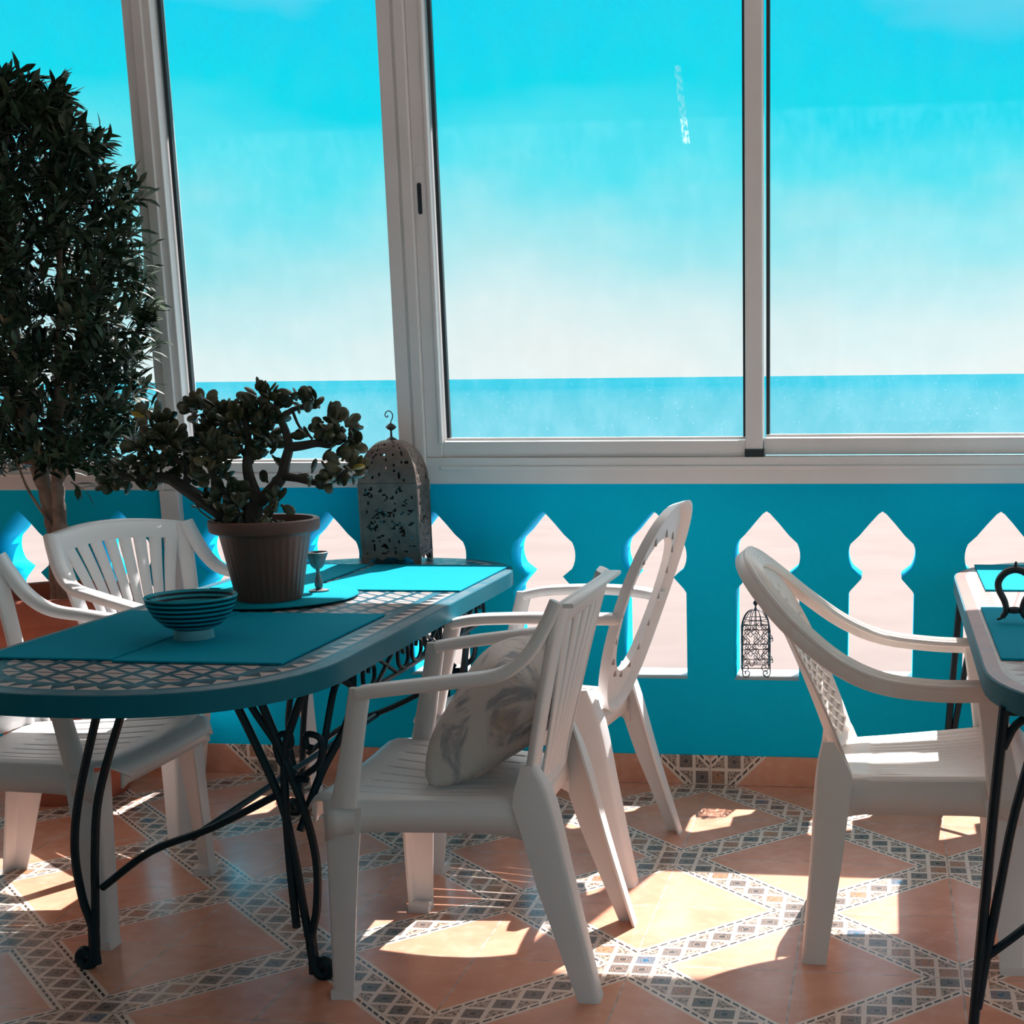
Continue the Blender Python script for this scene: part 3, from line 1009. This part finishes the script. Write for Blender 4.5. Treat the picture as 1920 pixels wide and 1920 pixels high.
for k in range(1150):
    z_ = rnd.uniform(1.02, 2.12)
    r_ = crown_r(z_) * (rnd.uniform(0.0, 1.0) ** 0.55) * 0.90
    a = rnd.uniform(0, 2 * PI)
    x_ = r_ * cos(a) * 1.12 + 0.02; y_ = max(-.24, min(.17, r_ * sin(a) * 0.7))
    if 1.05 < z_ < 1.25 and rnd.random() < .25: continue
    d = Vector((cos(a) * .8, sin(a) * .5, rnd.uniform(.1, 1.0)))
    sprig((x_, y_, z_), d, rnd.randint(7, 10), rnd.uniform(.05, .09))
for (x_, z_, dx, dz, n_, ln) in [(.30, 1.70, .5, 1, 8, .10), (.34, 1.76, .3, 1, 9, .12), (.22, 1.86, -.05, 1, 5, .17), (.10, 1.98, .1, 1, 10, .14), (.05, 2.05, .1, 1, 8, .12), (-.1, 2.05, 0, 1, 9, .12), (.34, 1.44, 1, .35, 14, .09), (.32, 1.52, .9, .1, 10, .09), (.24, 1.30, 1, .2, 8, .07), (.2, 1.15, 1, -.1, 8, .07), (.18, 1.05, 1, -.1, 7, .06), (.1, 1.0, .6, -.3, 6, .05), (-.2, 1.9, -.3, 1, 9, .12), (-.3, 1.02, -1, -.1, 7, .07), (.16, 1.88, .1, 1, 4, .2)]:
    sprig((x_, rnd.uniform(-.04, .03), z_), Vector((dx, rnd.uniform(-.2, .1), dz)), n_, ln, .045, .065)
q.build('foliage', LEAF, t)


# ------------------------------------------------------------------ lanterns
def pierced_lantern(loc, rz):
    t = thing('pierced_lantern', 'tall domed pierced metal lantern on the far end of the table', 'lantern', loc, rz)
    W, H0, H1 = 0.088, 0.028, 0.245
    rn = random.Random(3)
    nu, nv = 30, 40
    wall_ = M(); legs_ = M()
    for s_ in range(4):
        a = s_ * PI / 2
        ca, sa = cos(a), sin(a)
        T = lambda x_, y_, z_: (x_ * ca - y_ * sa, x_ * sa + y_ * ca, z_)

        def fn(u, v_, T=T):
            return T((u - .5) * 2 * W, -W, H0 + (H1 - H0) * v_)
        rnA = random.Random(20 + s_)
        holes_ = set()
        for k in range(85):
            i = rnA.randint(2, nu - 3); j = rnA.choice([rnA.randint(1, 11), rnA.randint(13, 25), rnA.randint(13, 25), rnA.randint(28, 37)])
            for di, dj in rnA.choice([((0, 0), (1, 0)), ((0, 0), (0, 1)), ((0, 0), (1, 1)), ((0, 0), (1, 0), (1, 1)), ((0, 0),)]): holes_.add((i + di, j + dj))
        wall_.grid(fn, nu, nv, lambda i, j, h_=holes_: (i, j) in h_ and 1 < i < nu - 2)
        # foot cut-outs: a scalloped skirt between two feet
        sk = []
        for i in range(25):
            u = i / 24; c = abs(u - .5) * 2
            zz = 0.0 if c > 0.80 else (0.018 if c > 0.62 else 0.012 + 0.014 * abs(cos(c * 5)))
            sk.append((u, zz))
        vs = []; fs = []
        for u, zz in sk: vs += [T((u - .5) * 2 * W, -W, zz), T((u - .5) * 2 * W, -W, H0 + .001)]
        for i in range(24): fs.append((2 * i, 2 * i + 2, 2 * i + 3, 2 * i + 1))
        legs_.add(vs, fs)
    wall_.build('pierced_panel', LANT, t, smooth=False, solid=0.002)
    legs_.build('foot', LANT, t, smooth=False, solid=0.003)
    q = M()
    for z_ in (H0, H1):
        e = W + .004
        q.loft([[(-e, -e, z_ - .004), (e, -e, z_ - .004), (e, e, z_ - .004), (-e, e, z_ - .004)], [(-e, -e, z_ + .004), (e, -e, z_ + .004), (e, e, z_ + .004), (-e, e, z_ + .004)]])
    for sx in (-1, 1):
        for sy in (-1, 1): q.tube([(sx * W, sy * W, 0), (sx * W, sy * W, H1)], .004, 6)
    q.build('edge_frame', LANT, t, smooth=False)
    # dome: cloister vault, perforated
    q = M()
    n = 26
    for s_ in range(4):
        a = s_ * PI / 2; ca, sa = cos(a), sin(a)
        rnA = random.Random(40 + s_)
        hs = {(rnA.randint(2, n - 3), rnA.randint(1, 21)) for k in range(46)}

        def fn(u, v_, ca=ca, sa=sa):
            th = v_ * PI / 2
            r_ = W * cos(th) ** 0.75 + 0.001; z_ = H1 + 0.132 * sin(th) ** 1.0
            x_ = (u - .5) * 2 * r_
            rr = r_ * (1 - 0.0 * abs(u - .5)); y_ = -rr
            # round the corners towards the top
            k = v_ ** 2
            ang = (u - .5) * PI / 2
            x2, y2 = r_ * 1.12 * sin(ang), -r_ * 1.12 * cos(ang)
            x_, y_ = x_ * (1 - k) + x2 * k, y_ * (1 - k) + y2 * k
            return (x_ * ca - y_ * sa, x_ * sa + y_ * ca, z_)
        q.grid(fn, n, 22, lambda i, j, h_=hs: (i, j) in h_)
    dome = q.build('dome', LANT, t, solid=0.002)
    q = M(); zt = H1 + .130
    q.lathe([(0.024, zt - .004), (0.014, zt + .006), (0.0035, zt + .012), (0.003, zt + .030), (0.013, zt + .036), (0.017, zt + .041), (0.012, zt + .047), (0.003, zt + .053), (0.0005, zt + .056)], 20)
    q.tube([(0, 0, zt + .05), (0.001, 0, zt + .058), (0.006, 0, zt + .068), (0.007, 0, zt + .080), (-0.002, 0, zt + .090), (-0.013, 0, zt + .086), (-0.016, 0, zt + .076), (-0.010, 0, zt + .071), (-0.007, 0, zt + .077)], .0017, 7, sub=4)
    q.build('hook', RUST, dome)['label'] = 'curled iron hook with a lens shaped finial'
    return t


pierced_lantern((-1.520, 4.325, 0.7402), R(6))


def wire_lantern(loc, rz, label, sc_=1.0):
    t = thing('wire_lantern', label, 'lantern', loc, rz)
    W = 0.044; H0, H1, HD = 0.030, 0.155, 0.215
    r = 0.0013
    q = M()
    for sx in (-1, 1):
        for sy in (-1, 1): q.tube([(sx * W, sy * W, H0 - .01), (sx * W, sy * W, H1)], .0018, 6)
    for z_ in (H0, H0 + .012, 0.092, H1):
        q.tube([(-W, -W, z_), (W, -W, z_), (W, W, z_), (-W, W, z_)], .0015, 5, closed=True)
    q.build('frame', RUST, t)
    q = M()
    for s_ in range(4):
        a = s_ * PI / 2; ca, sa = cos(a), sin(a)
        T = lambda x_, z_: (x_ * ca + W * sa, x_ * sa - W * ca, z_)
        for i in range(3):
            for j in range(4):
                cx_ = (-1 + i) * W * 0.66; cz_ = H0 + .022 + j * 0.032
                sg = 1 if (i + j) % 2 else -1
                q.tube([T(cx_ + sg * 0.013 * (1 - k / 9) * cos(k * 0.95), cz_ + 0.015 * (1 - k / 9) * sin(k * 0.95)) for k in range(9)], r, 4)
                q.tube([T(cx_ - sg * .013, cz_ - .016), T(cx_ - sg * .004, cz_), T(cx_ + sg * .013, cz_ + .016)], r, 4, sub=3)
    q.build('scroll_panel', RUST, t)
    q = M()
    for k in range(16):
        a = 2 * PI * k / 16
        f_ = 1 / max(abs(cos(a)), abs(sin(a)))
        pts = []
        for i in range(8):
            th = i / 7 * PI / 2
            rr = W * cos(th) ** .75 * (f_ * (1 - i / 7) + i / 7) if i < 7 else 0.002
            pts.append((rr * cos(a), rr * sin(a), H1 + (HD - H1) * sin(th)))
        q.tube(pts, r, 4)
        if k % 4 == 0:
            pass
    for zf, rf in ((.25, .93), (.5, .80)):
        q.tube([(W * rf * cos(2 * PI * i / 16) * 1.05, W * rf * sin(2 * PI * i / 16) * 1.05, H1 + (HD - H1) * zf) for i in range(16)], r, 4, closed=True)
    q.build('dome_wires', RUST, t)
    q = M(); q.lathe([(0.010, HD - .003), (0.004, HD + .002), (0.002, HD + .010), (0.006, HD + .016), (0.009, HD + .021), (0.005, HD + .027), (0.0006, HD + .034)], 14); q.build('finial', RUST, t)
    for sx in (-1, 1):
        for sy in (-1, 1):
            q = M()
            q.tube([(sx * W, sy * W, H0 + .005), (sx * W, sy * W, .012), (sx * (W - .008), sy * W, .002), (sx * (W - .019), sy * W, .006), (sx * (W - .022), sy * W, .017), (sx * (W - .013), sy * W, .023), (sx * (W - .008), sy * W, .014), (sx * (W - .013), sy * W, .012)], .0018, 6, sub=3)
            q.build('scroll_foot', RUST, t)
    for sy in (-1, 1):
        for zz in (.05, .12):
            q = M(); q.tube([(W, sy * .02, zz), (W + .008, sy * .02, zz + .006), (W + .010, sy * .02, zz - .005), (W + .004, sy * .02, zz - .006)], r, 4, sub=3)
            q.build('door_hinge', RUST, t)
    return t


WL = wire_lantern((-0.411, 4.535, 0.3505), R(8), 'dark wire lantern in the wall opening behind the cream armchair')
WL2 = copy_tree(WL); WL2.location = (-1.745, 4.535, 0.3505); WL2.rotation_euler = (0, 0, R(20))
WL2['label'] = 'wire lantern low in the wall opening, glimpsed under the left table edge'
WL['group'] = WL2['group'] = 'wire lanterns in the wall openings'

# wrought iron candle stand on the right table
t = thing('candle_stand', 'black wrought iron horseshoe shaped candle stand on the right table', 'candle holder', (0.292, 3.275, 0.7458))
q = M()
arch = [(-.026, 0, .012), (-.018, 0, .026), (-.022, 0, .048), (-.036, 0, .076), (-.036, 0, .096), (-.022, 0, .114), (0, 0, .121), (.022, 0, .114), (.036, 0, .096), (.036, 0, .076), (.022, 0, .048), (.018, 0, .026), (.026, 0, .012)]
P_ = smooth_path(arch, 4); k = len(P_)
q.tube(P_, [.0065 + .002 * sin(PI * i / (k - 1)) for i in range(k)], 8)
q.ellipsoid((0, 0, .130), ((.004, 0, 0), (0, .004, 0), (0, 0, .010)), 8, 6)
for sx in (-1, 1):
    q.tube([(sx * .018, 0, .028), (sx * .026, 0, .012), (sx * .038, 0, .006)], (.0065, .002), 7, sub=3)
q.build('arch', RUST, t)
q = M(); q.tube([(-.018, 0, .026), (.018, 0, .026)], .003, 6); q.lathe([(0.0001, .020), (.012, .022), (.013, .034), (.011, .034), (.010, .026), (.0001, .025)], 20)
q.build('cup', RUST, t)


# ------------------------------------------------------------------ plastic chairs (local +X is forward)
def lerpl(l, f_):
    x_ = f_ * (len(l) - 1); i = min(int(x_), len(l) - 2)
    return l[i] + (l[i + 1] - l[i]) * (x_ - i)


def lsweep(mesh, path, su, sv, wu, wv, th=0.006, pad=None):
    """L-shaped channel: outer corner follows path; flanges run inwards along u (x) and v (y)"""
    P_ = smooth_path(path, 4); k = len(P_); rings = []
    for i, p in enumerate(P_):
        f_ = i / (k - 1)
        a = lerpl(wu, f_); b_ = lerpl(wv, f_)
        c = 0.010
        prof = [(a, 0), (c, 0), (c * .3, c * .3), (0, c), (0, b_), (th, b_), (th, th + c * .6), (th + c * .6, th), (a, th)]
        rings.append([(p[0] - su * x_, p[1] - sv * y_, p[2]) for x_, y_ in prof])
    mesh.loft(rings)


def legs(parent, mat, fr, bk, ft, bt, zs, wf=(.085, .048), wb=(.085, .046), ext=None):
    """fr, bk: foot corners (u, v); ft, bt: top corners; zs: top heights"""
    for sv in (-1, 1):
        q = M()
        lsweep(q, [(ft[0], sv * ft[1], zs), (ft[0] + (fr[0] - ft[0]) * .35, sv * (ft[1] + (fr[1] - ft[1]) * .35), zs * .6), (fr[0], sv * fr[1], 0.0)], 1, sv, wf, (.060, .045))
        q.box((fr[0] - wf[1] - .001, min(sv * fr[1], sv * (fr[1] - .046)) - .001, 0), (fr[0] + .0015, max(sv * fr[1], sv * (fr[1] - .046)) + .001, .020))
        q.build('leg', mat, parent, angle=50)
        q = M()
        e_ = ext or (bt[0] + .030, bt[1], zs + .085)
        lsweep(q, [(e_[0], sv * e_[1], e_[2]), (bt[0] - .004, sv * bt[1], zs - .004), (bt[0] + (bk[0] - bt[0]) * .45, sv * (bt[1] + (bk[1] - bt[1]) * .4), zs * .55), (bk[0], sv * bk[1], 0.0)], -1, sv, (.028, wb[0], wb[0] * .85, wb[1]), (.030, .060, .055, .045))
        q.build('leg', mat, parent, angle=50)


def seat(parent, mat, zf=.446, zb=.428, u0=-.165, u1=.315, hf=.264, hb=.188, nslot=8, lip=.040, skirt=.065, groove=False):
    def fn(u, v_):
        # v_ : 0 back .. 1 front ; u : -1..1
        s_ = (u - .5) * 2
        x_ = u0 + (u1 - u0) * v_
        hw = hb + (hf - hb) * min(1, v_ * 1.15)
        if v_ > .85: hw *= 1 - .22 * ((v_ - .85) / .15) ** 2
        z_ = zb + (zf - zb) * v_ - .014 * (1 - s_ * s_) * sin(PI * min(1, v_ * .95 + .05)) + .006 * s_ ** 4
        if groove and .18 < v_ < .86: z_ -= .0035 * (1 if (s_ * 9 + 50) % 1 < .30 else 0)
        if v_ > .9: z_ -= lip * ((v_ - .9) / .1) ** 1.8
        if abs(s_) > .9: z_ -= .010 * ((abs(s_) - .9) / .1)
        return (x_, s_ * hw, z_)
    nu, nv = nslot * 8 + 8, 30
    if groove: nu = 90

    def skip(i, j):
        c = i - 4
        return not groove and 0 <= c < nslot * 8 and c % 8 == 4 and 5 < j < 24
    q = M(); q.grid(fn, nu, nv, skip)
    q.build('seat', mat, parent, solid=0.005)
    # skirt below the rim
    q = M()
    def edge(s_, v_):
        return fn((s_ + 1) / 2, v_)
    for sv in (-1, 1):
        vs = []; fs = []; n = 16
        for i in range(n + 1):
            v_ = i / n
            p = edge(sv, v_ * .88)
            d = skirt * (1 + .35 * abs(2 * v_ - 1) ** 5)
            vs += [(p[0], p[1] + sv * .002, p[2] + .002), (p[0], p[1] + sv * .004, p[2] - d)]
        for i in range(n): fs.append((2 * i, 2 * i + 2, 2 * i + 3, 2 * i + 1))
        q.add(vs, fs)
    vs = []; fs = []; n = 16
    for e, vv in ((0, .97), (1, .0)):
        vs = []; fs = []
        for i in range(n + 1):
            s_ = -1 + 2 * i / n
            p = edge(s_ * .97, vv)
            d = (.040 if e == 0 else .055) * (1 + .1 * abs(s_) ** 5)
            vs += [(p[0], p[1], p[2]), (p[0] - (.003 if e == 0 else -.003), p[1], p[2] - d)]
        for i in range(n): fs.append((2 * i, 2 * i + 2, 2 * i + 3, 2 * i + 1))
        q.add(vs, fs)
    q.build('seat_apron', mat, parent, solid=0.005)


def arm(parent, mat, path, post_foot, wd=.023, th=.013, groove=False):
    """path from the back to the front elbow, then down the post; mirrored on both sides"""
    for sv in (-1, 1):
        q = M()
        P_ = smooth_path([(a, sv * b_, c) for a, b_, c in path], 6)
        k = len(P_); sd = []; nm = []
        for i in range(k):
            tg = (P_[min(k - 1, i + 1)] - P_[max(0, i - 1)]).normalized()
            s_ = Vector((0, 1, 0)) - tg * tg.y; s_.normalize()
            sd.append(s_); nm.append(tg.cross(s_).normalized())
        q.band(P_, sd, nm, wd, th)
        e = P_[-1]; f_ = Vector((post_foot[0], sv * post_foot[1], post_foot[2]))
        n = 8; pts = []; w1 = []; w2 = []
        for i in range(n + 1):
            s_ = i / n
            p = e.lerp(f_, s_); p = p + Vector((.0, 0, -.004 if i == 0 else 0))
            p.z = e.z + .010 + (f_.z - e.z - .010) * s_
            pts.append(p); w1.append(.022 + .006 * s_ ** 2); w2.append(.021)
        q.band(pts, Vector((1, 0, 0)), Vector((0, 1, 0)), w1, [.009] * (n + 1))
        q.build('armrest', mat, parent, angle=50)


def fan_chair(label, loc, rz):
    t = thing('plastic_armchair', label, 'chair', loc, rz, 'white plastic armchairs with slatted backs')
    mat = PLAST
    seat(t, mat)
    legs(t, mat, (.262, .278), (-.315, .240), (.262, .258), (-.212, .205), .425)
    # backrest
    q = M()

    def bp(s_, tt, fan=True):
        """s_ across -1..1, tt up 0..1"""
        hw = .178 + (.242 - .178) * tt
        x_ = -.158 - .080 * tt - .016 * tt * tt - .040 * (1 - s_ * s_) * (0.35 + .65 * tt)
        z_ = .430 + .425 * tt + .026 * (1 - s_ * s_) * tt
        return Vector((x_, s_ * hw, z_))

    def nrm(s_, tt):
        a = bp(min(1, s_ + .02), tt) - bp(max(-1, s_ - .02), tt); b_ = bp(s_, min(1, tt + .02)) - bp(s_, max(0, tt - .02))
        return a.cross(b_).normalized()
    # stiles
    for sv in (-1, 1):
        pts = [bp(sv * .95, i / 14) for i in range(15)]
        nm = [nrm(sv * .9, i / 14) for i in range(15)]
        up_ = [(bp(sv * .95, min(1, i / 14 + .05)) - bp(sv * .95, max(0, i / 14 - .05))).normalized() for i in range(15)]
        sd = [nm[i].cross(up_[i]) for i in range(15)]
        q.band(pts, sd, nm, .024, .008)
    # top rail, rolled over
    n = 24
    for tt, hw_, th_ in ((.945, .030, .0045),):
        pts = [bp(-1 + 2 * i / n, tt) for i in range(n + 1)]
        nm = [nrm(-1 + 2 * i / n, tt) for i in range(n + 1)]
        upv = [Vector((0, 0, 1)) - nm[i] * nm[i].z for i in range(n + 1)]
        q.band(pts, [u_.normalized() for u_ in upv], nm, hw_, th_)
    pts = [bp(-1 + 2 * i / n, 1.0) + Vector((-.012, 0, -.001)) for i in range(n + 1)]
    q.band(pts, Vector((1, 0, 0)), Vector((0, 0, 1)), .018, .0045)
    # bottom rail
    pts = [bp(-1 + 2 * i / n, .05) for i in range(n + 1)]
    nm = [nrm(-1 + 2 * i / n, .05) for i in range(n + 1)]
    q.band(pts, [Vector((0, 0, 1))] * (n + 1), nm, .022, .004)
    # fan of slats
    ns = 8
    for k in range(ns):
        s1 = -.80 + 1.60 * k / (ns - 1); s0 = -.52 + 1.04 * k / (ns - 1)
        pts = []; nm = []; sd = []; wd = []
        for i in range(15):
            tt = .04 + .90 * i / 14; f_ = (i / 14) ** 1.5
            s_ = s0 + (s1 - s0) * f_
            pts.append(bp(s_, tt)); nm.append(nrm(s_, tt)); wd.append(.0150 + .0085 * f_ - .002)
        for i in range(15):
            tg = (pts[min(14, i + 1)] - pts[max(0, i - 1)]).normalized()
            sd.append(nm[i].cross(tg).normalized())
        q.band(pts, sd, nm, wd, .0032)
    q.build('backrest', mat, t, angle=50)
    arm(t, mat, [(-.250, .238, .862), (-.228, .246, .815), (-.190, .256, .755), (-.13, .262, .715), (-.03, .266, .700), (.09, .264, .684), (.165, .256, .672)], (.215, .258, .425))
    return t


CH_A = fan_chair('white plastic armchair in the foreground with a cushion on its seat', (-.900, 3.012, 0), PI)


def dup(o, label, loc, rz):
    c = copy_tree(o); c.location = loc; c.rotation_euler = (0, 0, rz); c['label'] = label
    return c


CH_E = dup(CH_A, 'white plastic armchair cut off at the left edge, seat under the near table end', (-2.045, 3.215, 0), R(0))
CH_D = dup(CH_A, 'white plastic armchair with a fan slatted back in front of the terracotta pot', (-2.105, 4.035, 0), R(-25))

# ---- chair with the open oval back
t = thing('oval_back_chair', 'white plastic armchair with a tall back around an empty oval opening', 'chair', (-.905, 3.755, 0), PI - R(7), None)
mat = PLAST
seat(t, mat, nslot=8)
legs(t, mat, (.275, .262), (-.305, .250), (.262, .245), (-.200, .200), .425)


def oval(hw_, z0, z1, n=48, egg=.12):
    pts = []
    for i in range(n):
        a = 2 * PI * i / n
        z_ = (z0 + z1) / 2 + (z1 - z0) / 2 * sin(a)
        w_ = hw_ * (1 + egg * sin(a)) * (abs(cos(a)) ** .86) * (1 if cos(a) > 0 else -1)
        pts.append((w_, z_))
    return pts


def back_surf(y_, z_, off=0.0):
    tt = (z_ - .43) / .53
    x_ = -.165 - .155 * tt - .03 * tt * tt + .12 * y_ * y_ - off
    return Vector((x_, y_, z_))


q = M()
O1 = oval(.212, .425, .975); O2 = oval(.152, .530, .885); O3 = oval(.222, .415, .985)
n = len(O1)
front = [back_surf(a, b_, -.006) for a, b_ in O2]
outer = [back_surf(a, b_, 0) for a, b_ in O1]
roll = [back_surf(a, b_, .030) for a, b_ in O3]
roll2 = [back_surf(a * .975, .70 + (b_ - .70) * .975, .030) for a, b_ in O3]
outb = [back_surf(a * .975, .70 + (b_ - .70) * .975, .006) for a, b_ in O1]
mid = [back_surf(a * 1.13, .7075 + (b_ - .7075) * 1.10, .010) for a, b_ in O2]
backin = [back_surf(a * 1.01, .7075 + (b_ - .7075) * 1.01, .014) for a, b_ in O2]
q.loft([front, outer, roll, roll2, outb, mid, backin], closed=True)
RING = q.build('backrest', mat, t, angle=45)
SLM = simple('slot_shadow', (.34, .29, .27), 0.6)
for i in range(0, n, 3):
    a, b_ = O2[i]; a *= 1.10; b_ = .7075 + (b_ - .7075) * 1.07
    tgt = back_surf(a, b_, .011)
    q = M(); q.box((tgt.x - .003, tgt.y - .004, tgt.z - .010), (tgt.x + .003, tgt.y + .004, tgt.z + .010))
    q.build('clip_slot', SLM, RING, smooth=False)
arm(t, mat, [(-.262, .198, .700), (-.200, .228, .704), (-.13, .248, .706), (-.03, .258, .705), (.09, .256, .698), (.165, .248, .684)], (.240, .250, .425), wd=.025, th=.013)

# ---- cream chair with the swept rim and woven pattern back
t = thing('woven_back_chair', 'cream plastic armchair with swooping arms and woven pattern back at the right table', 'chair', (.062, 3.275, 0), 0, None)
mat = PLASTC
seat(t, mat, zf=.452, zb=.418, u0=-.175, u1=.300, hf=.250, hb=.178, nslot=7, skirt=.075, groove=True)
legs(t, mat, (.262, .262), (-.235, .245), (.255, .245), (-.205, .200), .425, wf=(.10, .055), wb=(.085, .056), ext=(-.196, .176, .50))
rim = [(.155, .250, .650), (.05, .262, .652), (-.06, .264, .666), (-.15, .254, .703), (-.235, .228, .765), (-.305, .180, .830), (-.350, .100, .876), (-.362, 0, .890)]
full = [(a, -b_, c) for a, b_, c in rim] + [(a, b_, c) for a, b_, c in reversed(rim[:-1])]
P_ = smooth_path(full, 6); k = len(P_); sd = []; nm = []
cen = Vector((0.02, 0, 0))
for i, p in enumerate(P_):
    tg = (P_[min(k - 1, i + 1)] - P_[max(0, i - 1)]).normalized()
    rad = Vector((p.x - .0, p.y, 0)); f_ = abs(i / (k - 1) - .5) * 2
    s_ = Vector((0, 1 if p.y > 0 else -1, 0)).lerp(Vector((rad.x, rad.y, 0)).normalized(), 1 - f_)
    # towards the top the strap stands up and faces outwards
    upm = Vector((0, 0, 1)); b2 = max(0, 1 - f_ * 1.55)
    s_ = (s_ * (1 - b2 * .55) + upm * b2 * .55)
    s_ = (s_ - tg * s_.dot(tg)).normalized()
    sd.append(s_); nm.append(tg.cross(s_).normalized())
q = M()
q.band(P_, sd, nm, .029, .007)
for gk in (-.66, -.33, 0, .33, .66):
    q.tube([P_[i] + sd[i] * .029 * gk + nm[i] * (.0072 if nm[i].z > 0 else -.0072) for i in range(k)], .0024, 4)
# turned-down outer edge
q.band([P_[i] + sd[i] * .026 - (nm[i] if nm[i].z > 0 else -nm[i]) * .016 for i in range(k)], sd, nm, .003, .014)
for sv in (-1, 1):
    e = Vector((.160, sv * .250, .655)); f_ = Vector((.205, sv * .246, .40)); n = 8
    q.band([e.lerp(f_, i / n) for i in range(n + 1)], Vector((1, 0, 0)), Vector((0, 1, 0)), [.030 + .008 * (i / n) ** 2 for i in range(n + 1)], .010)
q.build('arm_and_rim', mat, t, angle=45)
q = M()


def cb(u, v_):
    s_ = (u - .5) * 2
    hw = .168 + .050 * v_
    if v_ > .7: hw *= 1 - .35 * ((v_ - .7) / .3) ** 1.6
    z_ = .415 + (.470 - .06 * s_ * s_) * v_
    x_ = -.170 - .150 * v_ - .045 * v_ * v_ + .055 * s_ * s_ * (.8 + .2 * v_)
    return (x_, s_ * hw, z_)


def cskip(i, j):
    return 22 < j < 44 and 8 <= i <= 41 and (i % 3 == 0) and ((j + (i // 3) * 2) % 4 == 0)


q.grid(cb, 48, 48, cskip)
q.build('backrest', mat, t, solid=0.005)
q = M()
for i in range(6):
    for j in range(9):
        s0 = -.62 + i * .25; v0 = .08 + j * .075
        for e in (-1, 1):
            pts = []
            for k2 in range(5):
                f_ = k2 / 4
                p = Vector(cb((s0 + .24 * f_ * 1.0 + 1) / 2, v0 + (.07 * f_ if e > 0 else .07 * (1 - f_))))
                pts.append(p + Vector((.0055, 0, 0)))
            q.tube(pts, .0034, 5)
q.build('woven_relief', mat, t)

# ------------------------------------------------------------------ cushion
q = M()
nu = 28


def cush(u, v_, sg):
    a = (u - .5) * 2; b_ = (v_ - .5) * 2
    e = (max(0, 1 - a ** 2) * max(0, 1 - b_ ** 2)) ** .42
    ka = 1 - .10 * (1 - b_ * b_) * a * a; kb = 1 - .10 * (1 - a * a) * b_ * b_
    th = .105 * e * (1 + .10 * sin(3 * a + 2 * b_))
    return Vector((sg * th, a * .185 * ka, b_ * .175 * kb))


for sg in (-1, 1):
    q.grid(lambda u, v_: cush(u, v_, sg), nu, nu)
o = q.build('cushion', CUSH)
# piping corners
o.location = (-.845, 3.035, .585); o.rotation_euler = (R(4), R(38), R(-5))
tag(o, 'grey beige patterned cushion leaning on the foreground armchair', 'cushion')
